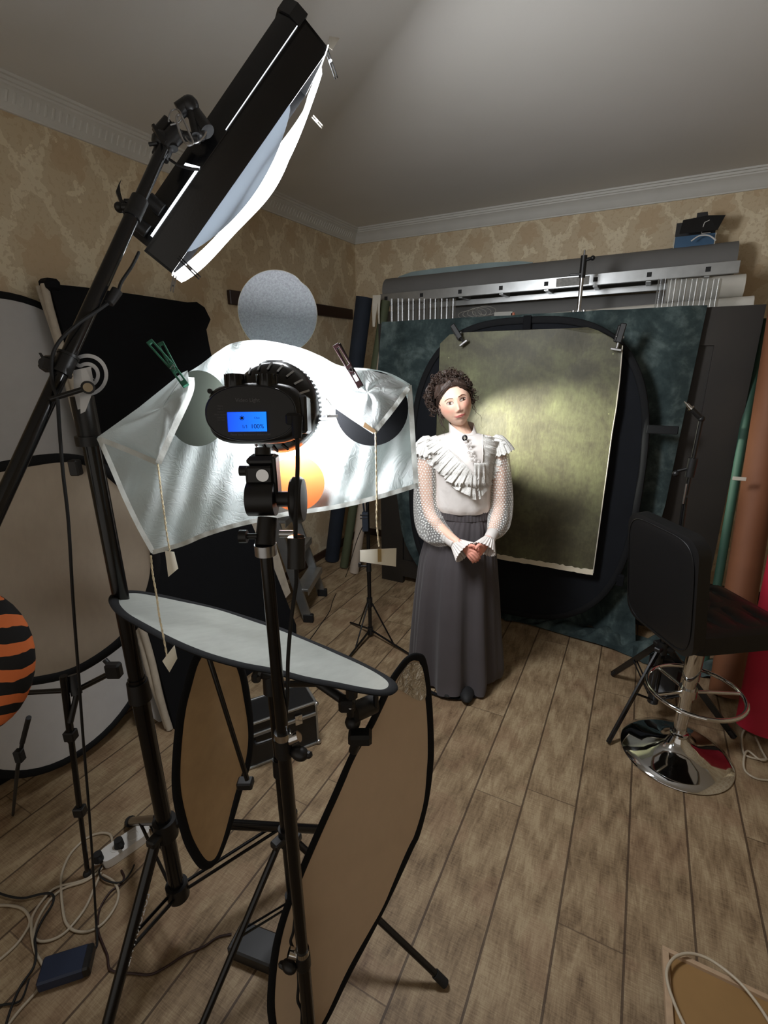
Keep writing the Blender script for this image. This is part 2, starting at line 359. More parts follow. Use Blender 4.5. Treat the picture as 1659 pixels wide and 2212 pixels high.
def sup(cx, cz, a, b, e, n=96):
    out = []
    for i in range(n):
        th = 2*pi*i/n; c, s_ = cos(th), sin(th)
        out.append((cx+a*math.copysign(abs(c)**(2/e), c), cz+b*math.copysign(abs(s_)**(2/e), s_)))
    return out
M['navy_cloth'] = mat('navy_cloth', (25, 27, 31), .9, bump=.1, bscale=300, spec=.15)
pu = thing('popup_background', (-.657, 3.03, 0), 'black oval pop-up background disc leaning behind the painted canvas', 'background')
PY = lambda z: 2.985+.03*z
o_ = sup(-.657, 1.005, .705, .925, 2.9)
m = MB(); m.prism([(x, PY(z), z) for x, z in sup(-.657, 1.005, .695, .915, 2.9)], (0, .006, 0)); m.build('dark_fabric', M['navy_cloth'], pu)
m = MB(); m.tube([(x, PY(z)-.004, z) for x, z in o_], .020, 10, closed=True, flat=.5, up=V((0, 1, 0))); m.build('rim', M['rim_cloth'], pu)
m = MB(); m.box((-.645, PY(1.9)-.02, 1.89), (.045, .012, .13), b=.003); m.build('strap', M['black_cloth'], pu)
m = MB(); m.box((.115, PY(1.2)-.01, 1.255+.09), (.15, .012, .045), b=.004); m.build('strap', M['black_cloth'], pu)
m = MB(); m.box((.02, PY(.5)-.02, .45), (.04, .03, .07), b=.004); m.build('strap', M['black_cloth'], pu)

t = NT('painted_canvas'); g = t.geo(); s3 = t.n('SeparateXYZ', {0: g})
n1 = t.noise(g, 3.5, 5, .6, .6); n2 = t.noise(g, 34, 4, .7); n3 = t.noise(g, 60, 2, .5, 0, (1.4, 1, .5))
kk = t.ma('SUBTRACT', t.ma('ADD', t.ma('MULTIPLY', n1, .8), t.ma('ADD', t.ma('MULTIPLY', n2, .22), t.ma('MULTIPLY', n3, .14))), 0.24)
c1 = t.ramp(kk, [(.05, lin(46, 45, 33)), (.30, lin(76, 73, 55)), (.50, lin(100, 101, 72)), (.70, lin(132, 136, 94))])
spk = t.n('TexVoronoi', {'Vector': g, 'Scale': 9.0}).outputs[0]
c1 = t.mix(t.ma('MULTIPLY', t.ma('LESS_THAN', spk, .035), .35), c1, lin(190, 196, 140))
t.set('Base Color', c1).set('Roughness', .55).set('Specular IOR Level', .4); t.bump(t.ma('ADD', n2, n3), .3, .002); M['canvas'] = t.m
cv = thing('painted_backdrop', (-.67, 2.93, .4), 'olive green hand painted canvas backdrop clamped over the black oval disc', 'backdrop')
CVY = 2.925
oc = [ay(u, v, CVY) for u, v in ((930, 1178), (938, 1000), (940, 900), (945, 742), (966, 722), (1000, 717), (1060, 714), (1140, 711), (1210, 709), (1268, 706), (1290, 713), (1318, 728), (1344, 746), (1338, 820), (1331, 880), (1321, 940), (1312, 1010), (1303, 1075), (1293, 1150), (1281, 1238), (1180, 1219), (1075, 1202))]
oc = [p+V((0, .004*sin(i*3)+.03*(p.z-.4), 0)) for i, p in enumerate(oc)]
m = MB(); m.prism(oc, (0, .004, 0)); m.build('canvas', M['canvas'], cv, smooth=0)
m = MB(); A, B = oc[-1], oc[-3]; A0 = oc[0]
E_ = [ (A0+(B-A0)*i/60) for i in range(61)]
up_ = [p+V((0, -.004, .012+.012*random.random())) for p in E_]; lo = [p+V((0, -.004, -.012-.004*random.random())) for p in E_]
m.prism(up_+lo[::-1], (0, .003, 0)); m.build('torn_edge', mat('torn_canvas_edge', (226, 216, 194), .8, bump=.3), cv, smooth=0, label='torn white unpainted bottom edge')
m = MB(); m.tube([p+V((0, -.003, 0)) for p in oc[12:20]], .003, 6); m.build('frayed_edge', M['off_white'], cv)

def clamp(u, v, ang, label):
    c = ay(u, v, CVY-.0)+V((0, .03, 0)); th = math.radians(ang)
    d = V((cos(th), 0, sin(th))); s_ = V((-sin(th), 0, cos(th))); Y = V((0, 1, 0))
    o = thing('spring_clamp', c, label, 'clamp')
    m = MB(); m.box(c+d*-.035+Y*-.02, (.022, .012, .07), (Y, s_, d), .003); m.build('jaw', M['steel'] if ang < 100 else M['black_metal'], o)
    m = MB(); m.box(c+d*.02+Y*-.035, (.010, .030, .095), (Y, s_, d), .004); m.box(c+d*.015+Y*-.012+s_*.012, (.010, .028, .085), (Y, s_, d), .004); m.build('handle', M['black_plastic'], o)
    m = MB(); m.cyl(c-s_*.02+Y*-.02, c+s_*.02+Y*-.02, .007); m.build('spring', M['steel'], o)
    m = MB(); m.box(c+d*-.062+Y*-.025, (.034, .055, .012), (Y, s_, d), .002); m.build('jaw_plate', M['steel'], o)
    return o
clamp(990, 722, 125, 'black and chrome spring clamp at the left top corner of the painted canvas')
clamp(1339, 728, 80, 'black spring clamp at the right top corner of the painted canvas')

# ================================================================ stored things above the frame
def roll_thing(name, p0, p1, r, m_, label, cat, core=True, n=32, group=None):
    p0, p1 = V(p0), V(p1); o = thing(name, p0, label, cat, group)
    d = (p1-p0); b = MB(); b.tube([p0, p1], r, n, caps=False); b.build('rolled_sheet', m_, o, smooth=60)
    x, y, z = frame(d)
    for e, s_ in ((p0, -1), (p1, 1)):
        b = MB(); ri = r*.42
        vs = []; N = 28
        for q in (r, ri):
            for k in range(N): vs.append(e+x*cos(2*pi*k/N)*q+y*sin(2*pi*k/N)*q)
        b.add(vs, [(k, (k+1) % N, N+(k+1) % N, N+k) for k in range(N)]); b.build('rolled_end', m_, o)
    b = MB(); b.tube([p0+d*.001, p1-d*.001], r*.42, 20, caps=False); b.build('core_tube', M['core'], o)
    return o
M['core'] = mat('cardboard_core', (128, 100, 72), .8)
M['grey_paper'] = mat('grey_paper', (112, 111, 109), .75, var=.05)
M['white_paper'] = mat('white_paper', (206, 202, 192), .7, var=.05)
z_ = lambda u, v, y: ay(u, v, y)
a, b = z_(838, 632, 3.96), z_(1588, 562, 3.96); RB = .105
roll_thing('paper_roll', a, b, RB, M['grey_paper'], 'thick grey paper roll lying highest of the rolls, above the aluminium ladder', 'paper roll')
a, b = z_(842, 696, 3.92), z_(1470, 659, 3.92)
roll_thing('paper_roll', a, b, .085, M['grey_paper'], 'grey paper roll lying below the ladder, partly hidden behind it', 'paper roll')
a, b = z_(835, 718, 3.62), z_(1626, 655, 3.62)
roll_thing('paper_roll', a, b, .040, M['white_paper'], 'slim white paper roll lying just above the teal muslin', 'paper roll')
a, b = z_(1440, 630, 3.68), z_(1606, 618, 3.68)
roll_thing('paper_roll', a, b, .065, M['white_paper'], 'pale short roll end seen through the right corrugated plastic sheet', 'paper roll')
# shelf bearers that carry the stored rolls
rk = thing('storage_rack', (-.7, 3.8, 0), 'dark storage rack hidden behind the framed board, carrying the rolls', 'rack')
for x in (-1.55, .30):
    for y in (3.50, 4.06):
        MB().box((x, y, .92), (.04, .04, 1.84), b=.003).build('post', M['dark_board'], rk)
    MB().box((x, 3.78, 1.83), (.04, .60, .03), b=.003).build('bearer', M['dark_board'], rk)
MB().box((-.62, 3.78, 1.855), (2.0, .6, .02), b=.003).build('shelf_board', M['dark_board'], rk)
MB().box((-.85, 3.545, 1.95), (.95, .05, .012), b=.002).build('ledge', M['white_paper'], rk)
# aluminium ladder lying flat, front rail with square rung holes
A, B = z_(822, 646, 3.60), z_(1598, 576, 3.60); d = (B-A); L = d.length; dn_ = d.normalized(); Yv = V((0, 1, 0)); up2 = dn_.cross(Yv).normalized(); up2 = -up2 if up2.z < 0 else up2
ZZ = V((0, 0, 1)); ld = thing('ladder', A, 'long aluminium ladder lying on its side across the stored rolls', 'ladder')
m = MB(); m.box((A+B)/2, (L, .022, .066), (dn_, Yv, up2), .002); m.build('rail', M['alu'], ld)
m = MB(); m.box((A+B)/2+Yv*.20+V((0, 0, -.052)), (L, .022, .038), (dn_, Yv, up2), .002); m.build('rail', M['alu'], ld)
for uu in (835, 912, 995, 1083, 1180, 1285, 1399, 1523):
    t_ = (ay(uu, 620, 3.60).x-A.x)/(B.x-A.x); c = A+d*t_
    m = MB(); m.box(c+Yv*.10-ZZ*.026, (.030, .19, .030), (dn_, Yv, up2), .002); m.build('rung', M['alu'], ld)
    m = MB(); m.box(c-Yv*.0115, (.026, .002, .026), (dn_, Yv, up2)); m.build('rung_socket', M['black_rubber'], ld)
c = A+d*(ay(1238, 600, 3.6).x-A.x)/(B.x-A.x)
m = MB(); m.box(c-Yv*.0118, (.20, .0015, .050), (dn_, Yv, up2)); m.build('sticker', mat('grey_label', (122, 120, 114), .5, var=.35, scale=60), ld, label='grey printed safety label')
# corrugated clear plastic sheets
t = NT('clear_plastic'); gl = t.n('BsdfGlossy', {'Color': (.9, .9, .9), 'Roughness': .3}); tr = t.n('BsdfTransparent', {'Color': (.86, .87, .87)})
fz = t.n('Fresnel', {'IOR': 1.6}); mx = t.n('MixShader', {0: t.ma('ADD', t.ma('MULTIPLY', fz.outputs[0], .35), .05, clamp=True), 1: tr.outputs[0], 2: gl.outputs[0]})
t.t.links.new(mx.outputs[0], t.out.inputs[0]); M['clear'] = t.m
def corrug(u0_, u1_, vt, vb, y, label):
    A, B = ay(u0_, vt, y), ay(u1_, vt, y); z0 = ay((u0_+u1_)/2, vb, y).z
    def fn(u, v):
        p = A+(B-A)*u; ztop = p.z; return (p.x, y+.010*sin(u*2*pi*6), ztop+(.01-ztop)*v)
    m = MB(); m.grid(120, 4, fn, .0015)
    return m.build('corrugated_sheet', M['clear'], smooth=60, label=label, cat='plastic sheet')
corrug(842, 985, 645, 712, 3.40, 'clear corrugated plastic sheet under the left end of the ladder')
corrug(1422, 1560, 602, 672, 3.40, 'clear corrugated plastic sheet under the right end of the ladder')
# pale blue reflector edge behind the top roll
P0 = V((0, 4.03, 0)); oc2 = [ay(u, v, 4.085) for u, v in ((848, 612), (862, 597), (890, 587), (940, 580), (1000, 573), (1060, 567), (1120, 564), (1150, 566), (1160, 600), (1150, 640), (900, 660), (850, 640))]
m = MB(); m.prism(oc2, (0, .02, 0)); m.build('foam_sheet', mat('pale_blue_foam', (150, 168, 170), .8), label='pale blue rounded foam sheet standing behind the top grey roll', cat='sheet', smooth=0)
# folded light stand with silver legs
c = ay(1262, 552, 3.36); st = thing('folded_light_stand', (c.x, 3.36, 1.9), 'folded light stand with silver legs upright in front of the ladder', 'light stand')
m = MB(); m.cyl((c.x, 3.36, c.z-.01), (c.x, 3.36, c.z+.03), .008, .004); m.build('spigot', M['steel'], st)
m = MB(); m.cyl((c.x, 3.36, c.z-.12), (c.x, 3.36, c.z), .018); m.box((c.x-.035, 3.35, c.z-.10), (.07, .014, .012), b=.003); m.cyl((c.x, 3.36, c.z-.03), (c.x+.045, 3.345, c.z-.02), .008); m.ball((c.x+.05, 3.345, c.z-.02), .014); m.build('collar', M['black_plastic'], st)
m = MB(); m.cyl((c.x, 3.36, .0), (c.x, 3.36, c.z-.10), .012); m.build('pole', M['steel'], st)
for dx in (-.035, 0, .04):
    m = MB(); m.cyl((c.x+dx*1.2, 3.335, .0), (c.x+dx*.8, 3.345, c.z-.30), .011); m.build('leg', M['steel'], st)
# open box with black lid flap and blue front
A, B = ay(1456, 528, 3.85), ay(1546, 520, 3.85); z1 = ay(1462, 478, 3.93).z; zm = ay(1500, 508, 3.93).z; x0, x1, zb = A.x, B.x, max(A.z, B.z)-.012
bx = thing('open_box', ((x0+x1)/2, 3.9, zb), 'open black and blue product box standing on the grey roll near the wall', 'box')
M['blue_card'] = mat('blue_card', (48, 88, 122), .5); M['black_card'] = mat('black_card', (17, 17, 18), .45)
m = MB(); m.box(((x0+x1)/2, 3.93, (zb+zm)/2), (x1-x0, .006, zm-zb)); m.build('front', M['blue_card'], bx)
for x in (x0, x1): m = MB(); m.box((x, 3.99, (zb+zm)/2), (.005, .14, zm-zb)); m.build('side', M['off_white'], bx)
m = MB(); m.box(((x0+x1)/2, 3.99, (zb+z1)/2), (x1-x0, .005, z1-zb)); m.build('back', M['black_card'], bx)
m = MB(); m.prism([(x0+.02, 3.845, zm), (x1, 3.845, zm), (x1+.03, 3.87, z1-.01), (x1-.06, 3.87, z1), (x1-.065, 3.87, z1+.02), (x0+.10, 3.87, z1+.02), (x0+.10, 3.87, z1-.005), (x0+.03, 3.87, z1-.01)], (0, .004, 0)); m.build('lid_flap', M['black_card'], bx, smooth=0)
xc = x0+.14; m = MB(); m.tube([(xc+.03, 3.855, z1-.03), (xc+.006, 3.855, z1-.04), (xc, 3.853, z1-.07), (xc+.002, 3.93, z1-.085), (xc+.05, 3.93, z1-.085)], .0022, 6); m.build('printed_outline', M['white_plastic'], bx)
m = MB(); m.tube(crom([(x0+.09, 3.846, zb+.02), (x0+.13, 3.846, zb+.045), (x0+.18, 3.846, zb+.04), (x0+.22, 3.846, zb+.01)]), .004, 6); m.build('printed_arc', M['white_plastic'], bx)
# loose cables, boards and a green strip on the rack
m = MB()
for k in range(5):
    c = ay(1010+k*7, 680-k*2, 3.52); pts = []
    for i in range(9):
        a_ = i/8*2*pi*1.1+k; pts.append(c+V((.06*cos(a_)+.01*k, .03*sin(a_*1.3), .028*sin(a_))))
    m.tube(crom(pts, 4), .0022, 5)
m.build('wire_bundle', mat('grey_wire', (150, 148, 140), .5), label='tangled thin grey wires lying on the white roll', cat='wires')
def stick(u0_, v0, u1_, v1, y, h, col, name, label, cat='strip'):
    A, B = ay(u0_, v0, y), ay(u1_, v1, y); dd = (B-A); m = MB(); m.box((A+B)/2, (dd.length, .02, h), (dd.normalized(), V((0, 1, 0)), dd.normalized().cross(V((0, 1, 0)))), .002)
    m.build(name, mat(name+str(u0_), col, .6), label=label, cat=cat)
stick(1035, 689, 1085, 690, 3.545, .018, (190, 190, 184), 'plastic_strip', 'short white plastic strip resting on the white roll')
stick(1068, 680, 1108, 678, 3.545, .032, (170, 168, 160), 'connector_block', 'small pale grey block beside the wires on the white roll', 'block')
stick(1104, 681, 1112, 680, 3.545, .030, (190, 110, 80), 'orange_clip', 'tiny orange clip between the pale block and the green strip', 'clip')
stick(1112, 684, 1246, 678, 3.545, .022, (96, 128, 74), 'green_strip', 'thin green strip lying along the white roll')
stick(976, 694, 986, 693, 3.545, .028, (225, 222, 210), 'paper_tag', 'small white paper tag at the left of the wires', 'tag')
# ================================================================ foreground lighting gear
def orient(n, up=V((0, 0, 1))):
    x, y, z = frame(V(n), up); return x, y, z
def light_stand(root, base, z_low, z_hub, z_top, feet, r, sections, mleg=None, flatleg=False, brace=True):
    bx_, by_ = base; B = lambda z: V((bx_, by_, z)); ml = mleg or M['black_metal']
    zs = [z_low]+sections+[z_top]
    for i in range(len(zs)-1):
        rr = r*(1-.14*i); m = MB(); m.cyl(B(zs[i]), B(zs[i+1]+.03), rr, n=20); m.build('pole_section', M['black_metal'], root)
        if i:
            m = MB(); m.cyl(B(zs[i]-.035), B(zs[i]+.02), rr*1.55, rr*1.4, n=20); m.build('clamp_collar', M['black_plastic'], root)
    m = MB(); m.cyl(B(z_hub-.03), B(z_hub+.03), r*1.5, n=18); m.build('leg_hub', M['black_plastic'], root)
    if brace: m = MB(); m.cyl(B(z_low-.01), B(z_low+.04), r*1.5, n=18); m.build('brace_hub', M['black_plastic'], root)
    for f in feet:
        f = V((f[0], f[1], .012)); h = B(z_hub); dr = V((f.x-bx_, f.y-by_, 0)).normalized(); h0 = h+dr*r*1.6
        m = MB()
        if flatleg: m.box((h0+f)/2, (.012, .030, (f-h0).length), orient(f-h0, V((0, 0, 1))), .002)
        else: m.cyl(h0, f, r*.72, n=12)
        leg = m.build('leg', ml, root)
        m = MB(); m.cyl(f-(f-h0).normalized()*.04, f+V((0, 0, -.002)), r*(.6 if flatleg else .95), n=12); m.build('rubber_foot', M['black_rubber'], leg)
        m = MB(); m.box(h0, (.03, .022, .05), orient(dr, V((0, 0, 1))), .004); m.build('hinge', M['black_plastic'], root)
        if brace:
            sd = dr.cross(V((0, 0, 1)))*r*.55; q = h0+(f-h0)*.48; p = B(z_low+.015)+dr*r*1.4; m = MB()
            for s_ in (1, -1): m.cyl(p+sd*s_, q+sd*s_, r*.24, n=8)
            m.build('brace', ml, root)

def reflector(label, rimpx, plane, m_, th=.012, wr=.6, name='reflector', extra=None):
    p0, n = plane; pts = [apl(u, v, p0, n) for u, v in rimpx]; sm = crom(pts, 6, closed=True)
    c = sum(sm, V((0, 0, 0)))/len(sm); n = n.normalized(); n = n if n.dot(EY-c) > 0 else -n
    root = thing(name, V((c.x, c.y, min(p.z for p in sm))), label, 'reflector')
    x, y, z = frame(n); N = len(sm); R = 14
    vs = [c]+[c+(p-c)*(k/R) for k in range(1, R+1) for p in sm]
    rnd_ = random.Random(len(label))
    ph = [rnd_.random()*6 for _ in range(6)]
    def wave(p):
        q = p-c; a, b = q.dot(x), q.dot(y); return .0012*wr*(sin(a*22+ph[0])+sin(b*27+ph[1])+sin((a+b)*15+ph[2]))
    vs2 = [p+n*wave(p) for p in vs]; m = MB()
    for s_, o_ in ((1, .0015), (-1, -.0015)):
        fs = [(0, 1+i, 1+(i+1) % N) for i in range(N)]+[(1+(k-1)*N+i, 1+k*N+i, 1+k*N+(i+1) % N, 1+(k-1)*N+(i+1) % N) for k in range(1, R) for i in range(N)]
        m.add([p+n*o_ for p in vs2], fs if s_ > 0 else [f[::-1] for f in fs])
    m.build('fabric', m_, root, smooth=60)
    m = MB(); m.tube(sm, th, 10, closed=True, flat=.45, up=n); m.build('rim', M['rim_cloth'], root, smooth=60)
    return root, sm, n
def pl3(a, b, c): a, b, c = [ad(*q) for q in (a, b, c)]; return a, (b-a).cross(c-a)
def fabric(name, rgb, rough, metal, streak=.15, bump=.15):
    t = NT(name); n1 = t.noise(t.obj(), 5, 4, .6, 1.0); n2 = t.noise(t.obj(), 60, 3, .6, 0, (1, .3, .3)); c = lin(*rgb)
    k = t.ma('ADD', t.ma('MULTIPLY', n1, .6), t.ma('MULTIPLY', n2, .4))
    t.set('Base Color', t.ramp(k, [(.3, tuple(q*(1-streak) for q in c)), (.7, tuple(min(1, q*(1+streak)) for q in c))])).set('Roughness', rough).set('Metallic', metal)
    t.bump(n2, bump, .001); return t.m
M['silver'] = fabric('silver_fabric', (182, 186, 180), .42, .6)
M['gold'] = fabric('gold_fabric', (188, 160, 122), .6, .1)
M['bronze'] = fabric('soft_bronze_fabric', (206, 182, 154), .7, 0, .05)
M['warm_silver'] = fabric('warm_silver_fabric', (168, 156, 140), .55, .15, .08)
M['grey_white'] = fabric('grey_white_fabric', (186, 185, 184), .8, 0, .05)

# ---- boom stand carrying the strip light
bs = fl(385, 1930, .2); base = (bs.x, bs.y)
bst = thing('boom_stand', (bs.x, bs.y, 0), 'tall black boom stand with silver protractor pivot holding the long strip light', 'light stand')
hub = V((bs.x, bs.y, .46)); la = apl(225, 2200, hub, V((.45, .9, 0)))
legA = fl(205, 2330); legB = V((bs.x-.52, bs.y+.18, 0)); legC = V((bs.x+.30, bs.y+.55, 0))
light_stand(bst, base, .20, .46, 1.60, [(legA.x, legA.y), (legB.x, legB.y), (legC.x, legC.y)], .021, [.93])
A = hub; f = V((legA.x, legA.y, .012)); d = (f-A).normalized(); side = d.cross(ray(270, 2000)).normalized(); nn = side.cross(d); nn = nn if nn.dot(ray(270, 2000)) < 0 else -nn
mid = apl(272, 1998, A, nn); mid = A+d*((mid-A).dot(d))+nn*.0165
M['white_print'] = mat('white_print', (215, 215, 215), .5)
text_part('printed_name', 'FOTOKVANT', mid, d, nn.cross(d), .022, M['white_print'], bst, sx=1.25)
# pivot
pv = ad(163, 838, .985); X, Z = rgt, upv; N_ = -ray(165, 840).normalized(); S = .985/FP   # metres per photo pixel at the pivot
P = lambda u, v, dd=0: ad(u, v, .985-dd)
Zr = (ad(158, 800, .985)-ad(170, 880, .985)).normalized()
m = MB(); m.cyl(V((bs.x, bs.y, 1.56)), V((bs.x, bs.y, 1.655)), .0225, n=22); m.cyl(V((bs.x, bs.y, 1.553)), V((bs.x, bs.y, 1.573)), .029, n=22); m.build('top_sleeve', M['black_plastic'], bst)
arc = lambda c, r0_, r1_, a0, a1, n=26: [c+rgt*cos(a0+(a1-a0)*i/n)*r1_+upv*sin(a0+(a1-a0)*i/n)*r1_ for i in range(n+1)]+[c+rgt*cos(a1+(a0-a1)*i/n)*r0_+upv*sin(a1+(a0-a1)*i/n)*r0_ for i in range(n+1)]
cc = P(188, 810, -.01)
m = MB(); m.prism(arc(cc, 38*S, 46*S, math.radians(-75), math.radians(118)), N_*.004); m.prism(arc(cc, 20*S, 28*S, math.radians(-70), math.radians(125)), N_*.004)
for a_ in (118, -75):
    q = cc+rgt*cos(math.radians(a_))*33*S+upv*sin(math.radians(a_))*33*S; m.prism(arc(q, 5*S, 13*S, math.radians(a_), math.radians(a_+(180 if a_ > 0 else -180)), 12), N_*.004)
for a_ in (-30, 60): m.prism([cc+rgt*cos(math.radians(a_+b))*r_*S+upv*sin(math.radians(a_+b))*r_*S for b, r_ in ((-5, 4), (-2, 21), (2, 21), (5, 4))], N_*.003)
m.prism([P(158, 800), P(196, 792), P(205, 840), P(192, 850), P(182, 880), P(168, 885), P(160, 850)], N_*.003)
m.build('protractor_plate', M['bright_metal'], bst)
m = MB(); m.prism([P(172, 850, .004), P(200, 846, .004), P(184, 888, .004), P(174, 893, .004)], N_*.02); m.build('fork', M['bright_metal'], bst)
m = MB(); a, b = P(104, 864, .035), P(188, 838, .035); m.box((a+b)/2, ((b-a).length, .010, .011), orient(N_, (b-a).cross(N_))[:0] or ((b-a).normalized(), (b-a).normalized().cross(N_).normalized(), N_), .004)
m.cyl(P(190, 837, .012), P(190, 837, .048), .0125, n=20); m.build('lock_lever', M['black_plastic'], bst)
m = MB(); m.cyl(P(190, 837, .048), P(190, 837, .052), .0085, n=18); m.build('lever_bolt', M['chrome'], bst)
m = MB(); m.prism([P(174, 798, .02), P(186, 798, .02), P(199, 828, .02), P(178, 828, .02)], N_*.008); m.build('lever_link', M['bright_metal'], bst)
# boom tube, passing in front of the pole
b0, b1 = ad(-60, 1222, .90), ad(352, 322, 1.07); bd = (b1-b0).normalized()
jn = b0+(b1-b0)*.835
m = MB(); m.cyl(b0, jn, .0145, n=20); m.build('boom_tube', M['black_metal'], bst)
m = MB(); m.cyl(jn, b1, .0125, n=20); m.build('boom_tube', M['black_metal'], bst)
def onb(v): 
    lo, hi = 0.0, 1.0
    for _ in range(40):
        t_ = (lo+hi)/2; q = b0+(b1-b0)*t_-EY; y_ = CY-FP*q.dot(upv)/q.dot(fwd)
        if y_ > v: lo = t_
        else: hi = t_
    return b0+(b1-b0)*lo
m = MB(); m.cyl(onb(805), onb(768), .0185, n=22); m.cyl(onb(807), onb(802), .0205, n=22); m.cyl(onb(771), onb(766), .0205, n=22)
q = onb(786); m.box(q-rgt*.022, (.045, .03, .03), (rgt, bd, rgt.cross(bd)), .006); m.build('boom_clamp', M['black_plastic'], bst)
m = MB(); q = onb(786)-rgt*.038+N_*.02
m.prism([q+rgt*a*S+upv*b*S for a, b in ((-14, 22), (-8, 22), (2, 8), (8, 4), (8, -4), (24, -22), (20, -26), (0, -10), (-8, 0), (-6, 8))], N_*.006); m.cyl(q-N_*.02, q+N_*.012, .011); m.build('wing_knob', M['black_plastic'], bst)
for v0, v1 in ((458, 430), (470, 456)): m = MB(); m.cyl(onb(v0), onb(v1), .0175, n=20); m.build('extension_collar', M['black_plastic'], bst)
q = onb(436)
m = MB(); m.cyl(q, q-rgt*.03, .006); m.prism([q-rgt*.03+rgt*a*.001+upv*b*.001 for a, b in ((0, -4), (-6, 2), (-10, 16), (-12, 34), (-8, 46), (-14, 36), (-20, 20), (-14, 4), (-8, -10), (2, -14))], N_*.010); m.build('wing_knob', M['black_plastic'], bst)
m = MB(); q = onb(448); m.cyl(q, q-rgt*.036, .008); m.ball(q-rgt*.036, .011); m.build('locking_bolt', M['black_plastic'], bst)
# head fitting at the boom tip
H = lambda u, v, dd=0: ad(u, v, 1.08-dd)
m = MB(); m.cyl(H(346, 340), H(362, 300), .018, n=18); m.cyl(H(352, 318), H(388, 282), .019, n=18); m.cyl(H(340, 292), H(366, 262), .014); m.ball(H(352, 308), .024)
m.cyl(H(370, 306), H(374, 322), .011); m.build('boom_head', M['black_plastic'], bst)
m = MB(); m.cyl(H(322, 312, .02), H(340, 309, .02), .004); m.prism([H(a, b, .03) for a, b in ((327, 272), (332, 270), (345, 292), (358, 306), (354, 313), (340, 298))], N_*.008); m.build('wing_knob', M['black_plastic'], bst)
m = MB(); m.cyl(H(386, 240, .01), H(409, 224, .01), .016, n=18); m.ball(H(411, 228, .01), .019); m.cyl(H(409, 224, .01), H(424, 292, .01), .009); m.cyl(H(415, 240), H(448, 285), .017); m.cyl(H(380, 290), H(430, 300), .010); m.ball(H(432, 288), .015); m.build('tilt_bracket', M['black_plastic'], bst)
# safety wire + carabiner
m = MB(); m.tube(crom([H(*q, .03) for q in ((364, 264), (366, 246), (374, 237), (386, 238), (393, 250), (388, 263), (368, 270))], 6), .0017, 6)
m.tube(crom([H(*q, .03) for q in ((400, 296), (412, 309), (428, 307), (440, 296), (446, 284))], 6), .0017, 6); m.build('safety_wire', M['steel'], bst)
m = MB(); m.tube(crom([H(*q, .035) for q in ((382, 252), (384, 270), (392, 296), (402, 311), (410, 313), (417, 308), (410, 290), (396, 258), (388, 248))], 6, closed=True), .0024, 8, closed=True); m.build('carabiner', M['steel'], bst)

# ---- strip light
B0, B1 = ad(343, 568, 1.18), ad(686, 74, 1.11); Ax = (B1-B0).normalized(); mid = (B0+B1)/2; vd = (mid-EY).normalized()
Sx = Ax.cross(vd).normalized(); Sx = Sx if Sx.dot(rgt-upv) > 0 else -Sx
vd2 = Sx.cross(Ax).normalized(); vd2 = vd2 if vd2.dot(vd) > 0 else -vd2
th = math.radians(5); Wx = vd2*cos(th)+Sx*sin(th); Fn = Sx*cos(th)-vd2*sin(th)   # Fn: direction the lamp faces
LL = (B1-B0).length; WW = .30
sl = thing('strip_light', mid, 'long black strip light on the boom with a glowing white diffuser cloth facing down', 'studio light')
def Q(a, s_, w_): return B0+Ax*(a*LL)+Fn*s_+Wx*w_
m = MB(); m.prism([Q(0, -.036, 0), Q(0, .034, 0), Q(0, .034, .008), Q(0, -.03, .008)], Ax*LL); m.build('side_panel', M['black_metal'], sl)
m = MB(); m.prism([Q(0, -.036, WW-.008), Q(0, .034, WW-.008), Q(0, .034, WW), Q(0, -.03, WW)], Ax*LL); m.build('side_panel', M['black_metal'], sl)
m = MB(); m.prism([Q(0, -.038, 0), Q(0, -.030, 0), Q(0, -.030, WW), Q(0, -.038, WW)], Ax*LL); m.build('back_plate', M['black_metal'], sl)
for a in (0, 1): m = MB(); m.prism([Q(a, -.038, 0), Q(a, .034, 0), Q(a, .034, WW), Q(a, -.038, WW)], Ax*(.006 if a == 0 else -.006)); m.build('end_cap', M['black_plastic'], sl)
m = MB(); m.prism([Q(.02, -.038, -.001), Q(.02, -.060, .004), Q(.02, -.086, .03), Q(.02, -.086, WW-.06), Q(.02, -.038, WW-.02)], Ax*LL*.955); m.build('driver_housing', M['black_metal'], sl)
m = MB(); m.prism([Q(.965, -.036, -.003), Q(.965, -.064, .0), Q(.965, -.092, .028), Q(.965, -.092, WW-.05), Q(.965, -.036, WW-.02)], Ax*LL*.05); m.build('end_cap', M['black_plastic'], sl)
t = NT('lit_diffuser'); tn = t.noise(t.obj(), 6, 3)
t.set('Base Color', (.9, .9, .9)).set('Roughness', .8).set('Emission Color', (.93, .96, 1.0)).set('Emission Strength', t.ma('MULTIPLY', t.ma('ADD', t.ma('MULTIPLY', tn, .3), .85), LAMP_STRIP)); M['lit'] = t.m
t = NT('led_glow'); t.set('Emission Color', (.86, .93, 1.0)).set('Emission Strength', 1.6); M['gap_glow'] = t.m
for a0, a1, s_, wd in ((.53, .96, -.0395, .0012), (.06, .36, -.040, .0042)):
    m = MB(); m.prism([Q(a0, s_-wd, -.0045), Q(a0, s_+wd*.2, -.0045), Q(a0, s_+wd*.2, -.002), Q(a0, s_-wd, -.002)], Ax*LL*(a1-a0)); m.build('light_gap', M['gap_glow'], sl, label='thin glowing gap along the housing seam')
m = MB(); m.prism([Q(.36, -.040, -.0045), Q(.365, -.040, -.0045), Q(.34, -.068, .001), Q(.335, -.068, .001)], Ax*.003+Wx*-.001); m.build('light_gap', M['gap_glow'], sl)
